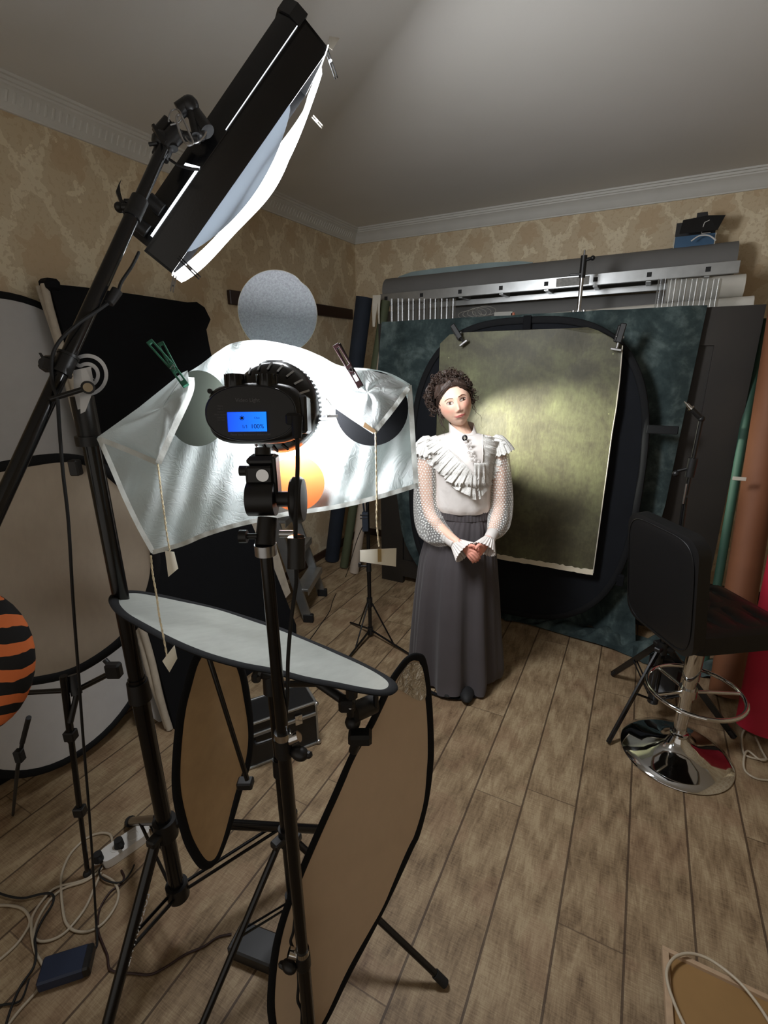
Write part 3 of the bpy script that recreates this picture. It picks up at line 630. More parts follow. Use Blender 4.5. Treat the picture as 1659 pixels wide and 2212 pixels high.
def diff(u, v):
    w_ = WW*(1.02*v); e = sin(pi*u)**.8
    s_ = .036+.042*e*(.80+.20*sin(pi*min(1, v*1.2)))+.008*e*sin(u*9+v*2)-.008*(u > .92)
    s_ += (.030*v)*(.35+.65*e)
    return Q(-.005+u*1.01, s_, w_-.002)
m = MB(); m.grid(60, 22, diff, .002); m.build('diffuser_cloth', M['lit'], sl, smooth=60, label='glowing white diffuser cloth')
M['sheer_white'] = fabric('sheer_white_fabric', (205, 210, 214), .8, 0, .04)
def skirt(u, v):
    e = abs(sin(pi*u))**.7; return Q(.10+u*.66, .034+(.046*e)*v, -.006-.006*e*v-.003*sin(u*8)*v)
t = NT('thin_white_cloth'); t.set('Base Color', lin(176, 180, 186)).set('Roughness', .8); tr_ = t.n('BsdfTranslucent', {'Color': (.42, .46, .50)}); mx = t.n('MixShader', {0: .5, 1: t.b.outputs[0], 2: tr_.outputs[0]}); t.t.links.new(mx.outputs[0], t.out.inputs[0]); M['thin_cloth'] = t.m
m = MB(); m.grid(40, 6, skirt, .001); m.build('cloth_skirt', M['thin_cloth'], sl, smooth=60)
m = MB(); m.prism([ad(*q) for q in ((712, 78, 1.19), (734, 82, 1.19), (718, 108, 1.19), (708, 100, 1.19))], Wx*.002); m.build('cloth_corner', M['off_white'], sl, smooth=0)
def peg(a, b, D, label, m_=None, r=.0045):
    A, B = ad(*a, D), ad(*b, D); o = thing('hair_clip', A, label, 'clip'); dd = (B-A).normalized(); n_ = dd.cross(ray(*a)).normalized(); k = n_.cross(dd)
    L = (B-A).length
    for s_ in (1, -1): m = MB(); m.box((A+B)/2+n_*s_*.0028, (.003, .008, L), (n_, k, dd), .001); m.build('arm', m_ or M['black_plastic'], o)
    m = MB(); m.cyl((A+B)/2-k*.006, (A+B)/2+k*.006, r); m.build('spring', M['steel'], o)
peg((704, 104), (726, 168), 1.155, 'thin black clip holding the diffuser at the top end of the strip light')
peg((386, 556), (431, 600), 1.075, 'thin black clip holding the diffuser at the lower end of the strip light')
peg((676, 252), (696, 274), 1.38, 'small pale clip sticking out past the far edge of the diffuser', M['off_white'])
peg((378, 596), (371, 630), 1.12, 'small metal clip hanging under the lower end of the strip light', M['steel'])
m = MB()
for (u, v) in ((338, 444), (306, 490)):
    m = MB(); a = ad(u, v, 1.13); m.cyl(a-Ax.cross(Wx)*.014, a+Ax.cross(Wx)*.02, .016, n=18); m.build('rear_knob', M['black_plastic'], sl)
m = MB(); m.tube(crom([ad(*q) for q in ((366, 344, 1.07), (385, 356, 1.06), (410, 364, 1.055), (430, 366, 1.06))], 6), .003, 7); m.build('power_lead', M['black_rubber'], sl)
lo_ = bpy.data.lights.new('strip_lamp', 'AREA'); lo_.shape = 'RECTANGLE'; lo_.size = LL*.92; lo_.size_y = WW*.9; lo_.energy = LAMP_STRIP*2.2; lo_.color = (.95, .97, 1)
lob = bpy.data.objects.new('strip_lamp', lo_); sc.collection.objects.link(lob); lob.parent = sl
zc = -Fn; xc_ = Ax; yc = zc.cross(xc_); mw = Q(.5, .125, WW*.55)-mid
lob.matrix_local = Matrix(((xc_.x, yc.x, zc.x, mw.x), (xc_.y, yc.y, zc.y, mw.y), (xc_.z, yc.z, zc.z, mw.z), (0, 0, 0, 1)))
# its cable down the boom
pts = [ad(*q) for q in ((300, 545, 1.12), (285, 575, 1.09), (262, 610, 1.06), (250, 640, 1.03), (215, 668, 1.0), (170, 698, .965), (130, 735, .955), (112, 775, .95), (114, 830, .95), (124, 862, .95), (128, 920, .97), (136, 1020, 1.0), (148, 1130, 1.05), (158, 1300, 1.12), (170, 1460, 1.2), (180, 1600, 1.28), (190, 1720, 1.36), (200, 1860, 1.46), (207, 1980, 1.54))]+[fl(210, 2035, .006), fl(204, 2050, .006), fl(196, 2058, .006)]
cb = MB(); cb.tube(crom(pts, 6), .0034, 8)
cbo = cb.build('power_cable', M['black_rubber'], label='black power cable hanging from the strip light along the boom to the blue adapter', cat='cable')
m = MB(); m.cyl(ad(253, 628, 1.02), ad(236, 655, 1.01), .011, .009); m.build('connector', M['black_plastic'], cbo)

# ---- video light on the centre stand
c0 = ad(575, 1200, .78); cb_ = (c0.x, c0.y)
cst = thing('light_stand', (c0.x, c0.y, 0), 'black telescopic light stand in the centre foreground carrying the video light', 'light stand')
zz = lambda v: (lambda d: EY.z+d.z*(V((c0.x, c0.y)).length/V((d.x, d.y)).length))(ray(575+(v-1200)*.11, v))
zt, z1_, z2_ = zz(1185), zz(1600), zz(2060)
B = lambda z: V((cb_[0], cb_[1], z))
for (za, zb, r_) in ((z1_-.02, zt, .0105), (z2_-.02, z1_, .0125), (.02, z2_, .0145)):
    m = MB(); m.cyl(B(za), B(zb), r_, n=24); m.build('pole_section', M['black_metal'], cst)
Hx = V((cos(yaw), -sin(yaw), 0)); Hy = V((sin(yaw), cos(yaw), 0)); Up = V((0, 0, 1))
for z_c, s_ in ((z1_, 1), (z2_, -1)):
    m = MB(); m.cyl(B(z_c-.03), B(z_c+.008), .0165, n=24); m.build('clamp_collar', M['black_plastic'], cst)
    m = MB(); m.cyl(B(z_c+.008), B(z_c+.022), .0155, .0150, n=24); m.cyl(B(z_c+.004)+Hx*s_*.012, B(z_c+.012)+Hx*s_*.030, .011, n=18); m.build('steel_collar', M['chrome'], cst)
    m = MB(); q = B(z_c-.02)+Hx*s_*.030-Hy*.008; m.ball(q, .017, 16, (1.1, .8, .8)); m.box(q+Hx*s_*.01, (.03, .014, .012), b=.004); m.build('tightening_knob', M['black_plastic'], cst)
for k in range(3):   # legs of this stand, spread below the frame edge
    a_ = math.radians((180, -25, -100)[k]); f = B(0)+(Hx*cos(a_)+Hy*sin(a_))*.22
    m = MB(); m.cyl(B(.17), f+V((0, 0, .012)), .009); m.build('leg', M['black_metal'], cst)
D0 = .78; PS = D0/FP
def K(u, v, dd=0.0): return ad(u, v, D0-dd)          # point near the lamp, dd metres nearer
vdir = ray(560, 960).normalized()
def kbox(u0_, v0_, u1_, v1_, th_, dd=0.0, b=.003):
    a, c = K(u0_, v0_, dd), K(u1_, v1_, dd); ctr = (a+c)/2; m = MB()
    m.box(ctr, (abs((c-a).dot(Hx)), th_, abs((c-a).dot(Up))*1.02+.001), (Hx, Hy, Up), b); return m
m = MB(); m.cyl(B(zt-.01), B(zt+.008), .0175, n=24); m.build('top_ring', M['steel'], cst)
m = MB(); m.cyl(B(zt+.006), K(578, 1118), .0165, .0155, n=24); m.build('sleeve', M['black_plastic'], cst)
hd = thing('swivel_bracket', K(575, 1185), 'black swivel bracket with round knobs between the stand and the video light', 'bracket')
q = K(572, 1158, .012)
m = MB(); m.cyl(q-Hx*.028, q-Hx*.012, .0045); m.cyl(q-Hx*.040, q-Hx*.028, .0105, n=18); m.build('side_knob', M['black_plastic'], hd)
m = MB(); m.cyl(K(604, 1153), K(634, 1153), .0058); m.build('rod', M['steel'], hd)
m = MB(); a = K(537, 1078); m.cyl(a, a+Hx*.044, .0275, n=30); m.build('tilt_barrel', M['black_plastic'], hd)
m = kbox(536, 1004, 593, 1041, .03); m.box(K(597, 1035)+Hy*.004, (.007, .03, .075), (Hx, Hy, Up), .002); m.box(K(538, 1040)+Hy*.004, (.005, .028, .05), (Hx, Hy, Up), .002); m.build('clamp_block', M['black_plastic'], hd)
m = MB(); q = K(567, 1027, .0165); m.cyl(q+Hy*.004, q-Hy*.001, .010, n=20); m.build('screw', M['chrome'], hd)
m = MB(); m.cyl(K(518, 1017), K(540, 1017), .0085, n=18); m.build('side_knob', M['black_plastic'], hd)
m = MB(); m.cyl(K(600, 1078), K(634, 1078), .0125, n=20); m.build('tilt_shaft', M['black_plastic'], hd)
m = MB(); q = K(630, 1080); m.lathe(q, Hx, [(.034, 0), (.038, .004), (.038, .014), (.034, .020), (.015, .022)], 26); m.build('tilt_knob', M['black_plastic'], hd)
m = kbox(536, 983, 600, 1003, .036, 0, .006); m.cyl(K(568, 984), K(568, 968), .013, n=20); m.build('shoe_mount', M['black_plastic'], hd)

vl = thing('video_light', K(548, 965), 'black video light with a lit blue display, in front of the white cloth', 'studio light')
opt = (ad(600, 880, .875)-ad(549, 888, .785)).normalized()      # optical axis, away from the camera
bx_, bz_ = None, None
bX = (Hx-opt*Hx.dot(opt)).normalized(); bX = (Hx*.97+bX*.03).normalized(); bZ = (upv*.5+Up*.5).normalized(); bY = bZ.cross(bX).normalized(); bZ = bX.cross(bY)
bc = K(549, 893)
def ringpts(c, a, b, e, n=48): return [c+bX*x+bZ*z for x, z in sup(0, 0, a, b, e, n)]
def loft(rings, caps=True):
    m = MB(); n = len(rings[0]); vs = [p for r in rings for p in r]
    fs = [(i*n+k, i*n+(k+1) % n, (i+1)*n+(k+1) % n, (i+1)*n+k) for i in range(len(rings)-1) for k in range(n)]
    if caps: fs += [tuple(range(n))[::-1], tuple(range((len(rings)-1)*n, len(rings)*n))]
    m.add(vs, fs); return m
a_, b_ = 104*PS, 66*PS
m = loft([ringpts(bc+bY*y, a_*k, b_*k2, e) for y, k, k2, e in ((-.004, .86, .82, 2.9), (-.001, .94, .92, 3.1), (.006, .985, .98, 3.4), (.016, 1.0, 1.0, 3.6), (.045, .97, .97, 3.6), (.06, .86, .88, 3.2))]); m.build('body', M['black_plastic'], vl, smooth=50)
pc = bc+bX*(-.004)-bY*.0035
m = loft([ringpts(pc+bY*.001, .078*.93, .045*.98, 2.3), ringpts(pc-bY*.0015, .078*.91, .045*.95, 2.3)]); m.build('rear_panel', M['black_card'], vl)
m = MB(); m.tube([pc-bY*.0015+bX*x+bZ*z for x, z in sup(0, 0, .0725, .0435, 2.3, 60)], .0011, 6, closed=True); m.build('panel_trim', M['black_metal'], vl)
la_, lb_ = K(494, 891), K(578, 932); lc = (la_+lb_)/2; lc = lc+bY*((pc-lc).dot(bY)-.003)
t = NT('lcd_blue'); t.set('Base Color', (0, .02, .2)).set('Emission Color', t.ramp(t.n('SeparateXYZ', {0: t.n('TexCoord').outputs['Generated']}).outputs[0], [(0, (.0, .06, .95)), (1, (.0, .20, 1.0))])).set('Emission Strength', .95).set('Roughness', .2); M['lcd'] = t.m
m = MB(); m.box(lc, (.0625, .0025, .031), (bX, bY, bZ), .0005); m.build('display', M['lcd'], vl, label='lit blue display')
m = MB(); m.tube([lc-bY*.0014+bX*x*.0315+bZ*z*.0158 for x, z in ((-1, -1), (1, -1), (1, 1), (-1, 1))], .0006, 4, closed=True); m.build('display_frame', M['steel'], vl)
M['ink'] = mat('lcd_ink', (4, 12, 60), .6, var=0)
M['dim_print'] = mat('dim_print', (105, 105, 108), .6, var=0)
F_ = lambda x, z: lc-bY*.0016+bX*x+bZ*z
text_part('readout', '100%', F_(.016, -.0075), bX, bZ, .0098, M['ink'], vl); text_part('readout', '1/1', F_(-.004, -.0078), bX, bZ, .0075, M['ink'], vl); text_part('readout', 'Chan', F_(.016, .006), bX, bZ, .0042, M['ink'], vl)
m = MB(); q = F_(-.008, .006)
for k in range(8): m.cyl(q+(bX*cos(k*pi/4)+bZ*sin(k*pi/4))*.001, q+(bX*cos(k*pi/4)+bZ*sin(k*pi/4))*.0042, .0005, n=5)
m.cyl(q+bY*.0002, q-bY*.0002, .0022, n=14); m.build('sun_symbol', M['ink'], vl)
G_ = lambda x, z: pc-bY*.0020+bX*x+bZ*z
text_part('printed_text', 'Video Light', G_(-.004, .0205), bX, bZ, .0085, M['dim_print'], vl)
text_part('printed_text', 'Please keep thermovent unobstructed', G_(-.002, -.0335), bX, bZ, .0052, M['dim_print'], vl, sx=.80)
for i, s_ in enumerate(('Display', 'High 1/1', 'Channel 0', 'Power regulation', 'brightness', 'ON / OFF')): text_part('printed_text', s_, G_(-.048, .012-.0045*i), bX, bZ, .0034, M['dim_print'], vl, sx=.85)
for x in (-.070, .056): m = MB(); q = bc+bX*x+bZ*.036+bY*.002; m.cyl(q+bY*.003, q-bY*.0006, .004, n=12); m.build('screw_hole', M['black_rubber'], vl)
for u in (507, 576):
    q = K(u, 832)+bY*.006; m = MB(); m.lathe(q-bZ*.006, bZ, [(.0165, 0), (.0175, .003), (.0170, .020), (.0150, .0235), (.004, .024)], 28)
    for k in range(14): a2 = 2*pi*k/14; m.box(q+bZ*.008+(bX*cos(a2)+bY*sin(a2))*.0170, (.0016, .0022, .018), (bX*cos(a2)+bY*sin(a2), (bX*cos(a2)+bY*sin(a2)).cross(bZ), bZ))
    m.build('control_knob', M['black_metal'], vl)
m = MB(); q = K(640, 894)+bY*.03; m.box(q, (.032, .05, .062), (bX, bY, bZ), .004); m.build('side_socket_box', M['black_plastic'], vl)
# cooling bowl with slots
R_ = 92*PS*1.11; ring = ad(600, 880, .875); prof = [(.040, -.055), (.060, -.045), (.074, -.028), (.0815, -.008), (R_, .004), (R_, .018), (R_*.985, .024)]
m = MB(); m.lathe(ring, opt, prof, 56, caps=False); m.build('bowl', M['black_metal'], vl, smooth=50)
m = MB(); m.lathe(ring, opt, [(R_*.80, .010), (R_*.80, .026), (R_*.74, .040), (R_*.55, .052), (R_*.3, .058), (0.001, .060)], 40, caps=False)
t = NT('led_front'); t.set('Emission Color', (.93, .96, 1)).set('Emission Strength', LAMP_VIDEO); m.build('led_face', t.m, vl)
ox, oy, oz = frame(opt, Up)
for k in range(46):
    a2 = 2*pi*k/46
    if k % 2: continue
    rd = ox*cos(a2)+oy*sin(a2); q = ring+rd*.069-opt*.034; tn_ = (rd*.55+opt*.83).normalized()
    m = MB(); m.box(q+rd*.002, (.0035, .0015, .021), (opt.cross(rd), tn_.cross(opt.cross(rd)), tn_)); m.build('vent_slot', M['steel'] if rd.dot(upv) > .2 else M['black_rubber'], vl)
for k in range(52): a2 = 2*pi*k/52; rd = ox*cos(a2)+oy*sin(a2); m.box
m = MB()
for k in range(60):
    a2 = 2*pi*k/60; rd = ox*cos(a2)+oy*sin(a2); m.box(ring+opt*.011+rd*R_, (.004, .0035, .012), (opt.cross(rd), rd, opt))
m.build('grip_ring', M['black_plastic'], vl)
def bracketwire(pp, name='barn_door_bracket'):
    m = MB(); m.tube([ad(*q) for q in pp], .0015, 6); m.build(name, M['steel'], vl)
bracketwire(((574, 790, .88), (575, 779, .895), (627, 779, .90), (627, 792, .885))); bracketwire(((591, 781, .895), (611, 781, .895)))
bracketwire(((690, 858, .88), (704, 857, .90), (706, 908, .90), (692, 909, .88))); bracketwire(((704, 860, .9), (716, 876, .92), (716, 897, .92), (706, 900, .9)))
m = MB(); m.box(ad(711, 899, .905), (.032, .003, .005), (Hx, Hy, Up)); m.build('latch', M['steel'], vl)
# plug and lead
m = MB(); m.box(K(634, 905, .010), (.024, .014, .018), (Hx, Hy, Up), .003); m.cyl(K(641, 900, .012), K(642, 948, .012), .0095, .007, n=14); m.build('power_plug', M['black_rubber'], vl)
pts = [K(*q) for q in ((642, 940, .012), (643, 1000, .03), (641, 1060, .045), (639, 1110, .045), (638, 1160, .03))]
vc = MB(); vc.tube(crom(pts, 6), .0034, 8)
pts = [K(*q) for q in ((640, 1225, .03), (640, 1260, .01), (634, 1300, -.01), (627, 1360, -.03), (622, 1430, -.05), (621, 1500, -.08))]+[ad(*q) for q in ((618, 1560, .91), (624, 1640, .97), (632, 1760, 1.03), (634, 1860, 1.07), (638, 1950, 1.09), (634, 2010, 1.10), (628, 2035, 1.10), (640, 2065, 1.10), (645, 2120, 1.10), (643, 2160, 1.11), (652, 2185, 1.12), (650, 2225, 1.14))]
vc.tube(crom(pts, 6), .0034, 8); vco = vc.build('power_lead', M['black_rubber'], label='black lead running from the video light down the centre stand', cat='cable')
m = MB(); m.cyl(K(640, 1162, .03), K(640, 1228, .03), .0138, n=24); m.build('inline_barrel', M['black_plastic'], vco); m = MB(); m.lathe(K(640, 1162, .03), Up, [(.0138, -.002), (.0132, .0015), (.006, .002)], 24); m.build('barrel_cap', M['chrome'], vco)

# ---- white cloth draped in front of the video light
t = NT('draped_cloth'); g = t.geo(); nz = t.noise(g, 9, 4, .55, .8)
t.set('Base Color', t.ramp(nz, [(.3, lin(212, 216, 214)), (.7, lin(224, 228, 228))])).set('Roughness', .85).set('Specular IOR Level', .2)
vor = t.n('TexVoronoi', {'Vector': t.n('VectorMath', {0: g, 1: t.n('CombineXYZ', {0: nz, 1: nz, 2: nz}).outputs[0]}, operation='ADD').outputs[0], 'Scale': 13.0}, feature='DISTANCE_TO_EDGE').outputs[0]
t.bump(t.ma('ADD', t.ma('MULTIPLY', t.ma('MINIMUM', vor, .22), 2.2), t.ma('MULTIPLY', t.noise(g, 22, 3, .5, .2), .6)), .25, .008)
trn = t.n('BsdfTranslucent', {'Color': lin(214, 226, 226)}); mx = t.n('MixShader', {0: .42, 1: t.b.outputs[0], 2: trn.outputs[0]})
tp = t.n('BsdfTransparent', {'Color': (1, 1, 1)}); mx2 = t.n('MixShader', {0: .06, 1: mx.outputs[0], 2: tp.outputs[0]}); t.t.links.new(mx2.outputs[0], t.out.inputs[0]); M['drape'] = t.m
top_ = [(210, 945), (300, 882), (395, 812), (436, 786), (470, 760), (505, 741), (565, 735), (640, 749), (690, 768), (735, 790), (800, 797), (845, 808), (886, 830)]
bot_ = [(330, 1197), (392, 1180), (440, 1160), (500, 1141), (560, 1127), (620, 1114), (680, 1106), (740, 1096), (800, 1082), (850, 1068), (902, 1052)]
def pline(tab, u):
    n = len(tab)-1; x = u*n; i = min(int(x), n-1); f = x-i; p = crom_pt(tab, i, f); return p
def crom_pt(tab, i, t_):
    n = len(tab); g = lambda j: tab[max(0, min(n-1, j))]; out = []
    for k in (0, 1):
        a, b, c, d = g(i-1)[k], g(i)[k], g(i+1)[k], g(i+2)[k]; out.append(.5*((2*b)+(c-a)*t_+(2*a-5*b+4*c-d)*t_*t_+(3*b-a-3*c+d)*t_**3))
    return out
def drapeD(u, v, U, Vv):
    x = (U-590)/300; return .985+.035*x*x+.02*Vv*0+.006*sin(U*.045+Vv*3)*(.3+Vv)+.004*sin(U*.11+v*.03)+.003*sin(v*.06+U*.02)-.012*math.exp(-((Vv)/.12)**2)
def drape(u, v):
    a = pline(top_, u); b = pline(bot_, u); lx = 0
    e = 1-v
    U = a[0]+(b[0]-a[0])*v; Vp = a[1]+(b[1]-a[1])*v
    U += (7*sin(pi*v))*(u > .98)*0
    return ad(U, Vp, drapeD(u, Vp, U, v))
dr = thing('draped_cloth', ad(590, 1100, .99), 'white translucent cloth with dark and orange round patches draped in front of the video light', 'cloth')
m = MB(); m.grid(130, 70, drape, .0008); m.build('sheet', M['drape'], dr, smooth=70)
def hem(pts, wd, D, name='hem'):
    P_ = crom([ad(u, v, D) for u, v in pts], 8); m = MB(); vs = []; n_ = -ray(*pts[0]).normalized()
    for i, p in enumerate(P_):
        tt = (P_[min(i+1, len(P_)-1)]-P_[max(i-1, 0)]).normalized(); s_ = tt.cross(n_).normalized()*wd; vs += [p+s_+n_*.0015*sin(i*1.3), p-s_]
    fs = [(2*i, 2*i+1, 2*i+3, 2*i+2) for i in range(len(P_)-1)]; m.add([q+n_*.0012 for q in vs], fs); m.add(vs, [f[::-1] for f in fs]); return m.build(name, M['hem'], dr, smooth=60)
t = NT('hem_cloth'); t.set('Base Color', lin(200, 203, 198)).set('Roughness', .9); t.bump(t.noise(t.geo(), 160, 3), .3); M['hem'] = t.m
E_bot = [(u, v-4) for u, v in bot_]; hem(E_bot, .0045, .966)
hem([(214, 946), (240, 1005), (270, 1075), (300, 1137), (331, 1193)], .0045, .966); hem([(884, 832), (889, 900), (893, 965), (899, 1048)], .005, .966)
def patch(poly, dd, m_, label, nm='round_patch'):
    m = MB(); n_ = -ray(*poly[0]).normalized(); m.prism([ad(u, v, .966-dd) for u, v in poly], n_*.001); return m.build(nm, m_, dr, smooth=0, label=label)
circ = lambda cx, cy, rx, ry, n=48, a0=0, a1=360: [(cx+rx*cos(math.radians(a0+(a1-a0)*i/n)), cy+ry*sin(math.radians(a0+(a1-a0)*i/n))) for i in range(n+(0 if a1-a0 == 360 else 1))]
patch(circ(427, 882, 68, 82), 0, mat('dark_green_patch', (60, 66, 58), .75), 'dark green-grey round patch')
patch(circ(803, 882, 79, 81), 0, M['black_cloth'], 'black round patch')
M['orange'] = mat('orange_cloth', (238, 128, 62), .75, var=.08, bump=.2)
t = NT('orange_gel'); t.set('Base Color', lin(240, 132, 66)).set('Roughness', .7); trn = t.n('BsdfTranslucent', {'Color': lin(250, 140, 60)}); mx = t.n('MixShader', {0: .22, 1: t.b.outputs[0], 2: trn.outputs[0]}); t.t.links.new(mx.outputs[0], t.out.inputs[0])
patch(circ(640, 1044, 61, 60), 0, t.m, 'orange round patch')
# folded-back corners
def flap(poly, D, sub=12):
    pts = [ad(*q) for q in poly]; c = sum(pts, V((0, 0, 0)))/len(pts); n_ = -ray(poly[0][0], poly[0][1]).normalized(); m = MB(); N = 0; ed = []
    for i in range(len(pts)):
        a, b = pts[i], pts[(i+1) % len(pts)]
        for k in range(sub): ed.append(a+(b-a)*k/sub)
    N = len(ed); R = 10; vs = [c+n_*.014]
    for k in range(1, R+1):
        for i, p in enumerate(ed): q = c+(p-c)*(k/R); vs.append(q+n_*(.014*(1-(k/R)**2)+.004*sin(i*.35+k*.5)*(1-k/R)*(k/R)*3))
    fs = [(0, 1+i, 1+(i+1) % N) for i in range(N)]+[(1+(k-1)*N+i, 1+k*N+i, 1+k*N+(i+1) % N, 1+(k-1)*N+(i+1) % N) for k in range(1, R) for i in range(N)]
    m.add(vs, fs); m.build('folded_corner', M['drape'], dr, smooth=70)
flap([(211, 944, .97), (340, 1000, .945), (380, 908, .945), (412, 838, .945), (405, 800, .955), (392, 806, .96), (300, 880, .968)], 1)
flap([(700, 857, .95), (755, 896, .945), (808, 934, .94), (850, 885, .945), (884, 834, .955), (845, 812, .96), (800, 800, .96), (760, 800, .955), (728, 815, .95)], 1)
hem([(214, 948), (275, 972), (338, 999)], .005, .94); hem([(342, 1001), (370, 938), (410, 850), (413, 815)], .0055, .938)
hem([(702, 860), (756, 898), (808, 933)], .0045, .932); hem([(810, 932), (850, 882), (882, 838)], .0045, .933)
m = MB(); m.prism([ad(u, v, .93) for u, v in ((788, 912), (812, 930), (808, 936), (784, 922))], -vdir*.001); m.build('brown_tape', mat('brown_tape', (150, 120, 84), .7), dr, smooth=0)
dn_disc = ad(601, 676, 1.09); t = NT('sheer_disc'); t.set('Base Color', t.ramp(t.noise(t.obj(), 260, 3, .7), [(.35, lin(140, 142, 146)), (.65, lin(176, 178, 182))])).set('Roughness', .8); trn = t.n('BsdfTranslucent', {'Color': lin(130, 134, 140)}); mx = t.n('MixShader', {0: .35, 1: t.b.outputs[0], 2: trn.outputs[0]}); t.t.links.new(mx.outputs[0], t.out.inputs[0])
ds = thing('diffusion_disc', ad(601, 758, 1.09), 'round grey translucent disc rising behind the top of the white cloth', 'disc')
n_ = -ray(601, 676).normalized(); X_, Y_, _ = frame(n_, Up); pr = []
for i in range(72):
    a2 = 2*pi*i/72; r_ = .0865*(1-.035*math.exp(-((a2-.85)/.12)**2)); pr.append(dn_disc+X_*cos(a2)*r_+Y_*sin(a2)*r_)
m = MB(); m.prism(pr, n_*.0015); m.build('gauze', t.m, ds, smooth=0)
m = MB(); m.tube(pr, .0012, 6, closed=True); m.build('wire_rim', M['off_white'], ds)
m = MB(); m.cyl(ad(601, 752, 1.09), ad(601, 850, .98), .002); m.build('support_wire', M['steel'], ds)
def clothespin(a, b, D, m_, label, wide, gap):
    A, B_ = ad(*a, D), ad(*b, D-.01); o = thing('clothespin', B_, label, 'clothespin'); dd = (B_-A).normalized(); n_ = -ray(*a).normalized(); s_ = dd.cross(n_).normalized(); n_ = s_.cross(dd); L = (B_-A).length
    for sg in (1, -1):
        sp = s_*sg; nn_ = n_*sg; top = A+sp*gap*.6+nn_*gap*.8; piv = A+dd*L*.62+nn_*.003; tip = B_+nn_*.002
        for p, q, w0 in ((top, piv, wide), (piv, tip, wide)):
            d_ = (q-p).normalized(); k_ = d_.cross(n_).normalized(); ln = (q-p).length
            m = MB()
            for e in (1, -1): m.box((p+q)/2+k_*e*wide*.36, (.004, wide*.28, ln), (n_, k_, d_), .001)
            m.box(p+d_*.004, (.004, wide, .008), (n_, k_, d_), .001); m.box(q-d_*.006, (.004, wide, .012), (n_, k_, d_), .001)
            m.build('arm', m_, o)
    m = MB(); c = A+dd*L*.62; m.tube([c+n_*(wide*.6*(i/20-.5)*2)+(s_*cos(i*2.2)+dd*sin(i*2.2))*.006 for i in range(21)], .001, 5); m.build('spring', M['steel'], o)
M['green_plastic'] = mat('green_plastic', (38, 96, 74), .45)
clothespin((334, 738), (402, 834), .925, M['green_plastic'], 'dark green plastic clothespin on the left corner of the white cloth', .013, .013)
M['maroon'] = mat('maroon_plastic', (36, 18, 20), .35)
clothespin((727, 744), (779, 836), .925, M['maroon'], 'black and dark red clothespin on the right corner of the white cloth', .013, .003)
M['jute'] = mat('jute_twine', (222, 208, 176), .9, var=.3, scale=150)
def twine(pts, D, label, tag_=None, r=.0017):
    P_ = crom([ad(u, v, D) for u, v in pts], 10); o = thing('tagged_string', P_[-1], label, 'string'); m = MB()
    for ph in (0, pi): m.tube([p+V((cos(i*1.1+ph), sin(i*1.1+ph), 0))*r*.5 for i, p in enumerate(P_)], r*.75, 6)
    m.build('twine', M['jute'], o, smooth=60)
    if tag_:
        c, poly, curl = tag_; m = MB(); n_ = -ray(*c).normalized(); k = 10
        A, B_, C_, D_ = [ad(u, v, D-.004) for u, v in poly]
        m.grid(12, 2, lambda u, v: (A+(B_-A)*u)*(1-v)+(D_+(C_-D_)*u)*v+n_*curl*sin(pi*u), .0006); m.build('paper_tag', M['paper_tag'], o)
    return o
M['paper_tag'] = mat('cream_paper', (242, 238, 222), .8, var=.05)
twine([(341, 1002), (345, 1035), (349, 1070), (355, 1110), (360, 1150), (367, 1190)], .94, 'short left twine on the white cloth ending in a small torn cream tag', ((370, 1215), [(357, 1190), (376, 1192), (385, 1228), (364, 1246)], .004))
twine([(326, 1200), (330, 1240), (338, 1285), (344, 1330), (352, 1370), (361, 1418)], .945, 'long twine from the lower left cloth corner hanging past the silver reflector with a tag', ((365, 1430), [(377, 1394), (383, 1422), (366, 1452), (351, 1428)], .004))
q = twine([(811, 934), (812, 980), (813, 1030), (814, 1080), (814, 1130), (819, 1180)], .94, 'twine from the right cloth corner holding a wide curved cream tag', ((816, 1200), [(778, 1188), (856, 1184), (855, 1224), (778, 1213)], .014))
m = MB(); m.box(ad(820, 1200, .915), (.007, .001, .026), (Hx, Hy, Up)); m.build('brown_tape', mat('tan_tape', (170, 145, 95), .7), q)

# ---- reflector stand with three panels
RSx, RSy = -.761, .805
rs = thing('reflector_stand', (RSx, RSy, 0), 'black stand behind the centre pole holding three oval reflectors', 'light stand')
f1, f2 = fl(420, 2262), fl(962, 2130); f3 = V((-1.02, 1.14, 0))
light_stand(rs, (RSx, RSy), .12, .40, .93, [(f1.x, f1.y), (f2.x, f2.y), (f3.x, f3.y)], .0135, [.66])
for (a, b, r_) in (((600, 1478, 1.24), (690, 1476, 1.10), .008), ((690, 1476, 1.10), (742, 1512, 1.07), .011), ((770, 1604, 1.09), (763, 1622, 1.10), .011), ((584, 1458, 1.24), (586, 1496, 1.25), .020), ((557, 1456, 1.22), (600, 1466, 1.24), .010)):
    m = MB(); m.cyl(ad(*a), ad(*b), r_); m.build('arm', M['black_plastic'], rs)
for (u, v, D, sx_, sz_, nm) in ((760, 1484, 1.02, .024, .048, 'rim_grip'), (778, 1592, 1.07, .052, .028, 'rim_grip'), (750, 1520, 1.05, .036, .030, 'rim_grip'), (555, 1460, 1.20, .022, .026, 'rim_grip')):
    m = MB(); m.box(ad(u, v, D), (sx_, .035, sz_), (Hx, Hy, Up), .006); m.build(nm, M['black_plastic'], rs)
m = MB(); a, b = ad(762, 1540, 1.07), ad(806, 1520, 1.11); m.cyl(a, b, .022, n=26); m.ball(ad(762, 1560, 1.08), .018); m.cyl(ad(757, 1526, 1.04), ad(757, 1545, 1.05), .0085, n=18); m.box(ad(812, 1512, 1.09), (.012, .02, .036), (Hx, Hy, Up), .004); m.build('ball_joint', M['black_plastic'], rs)
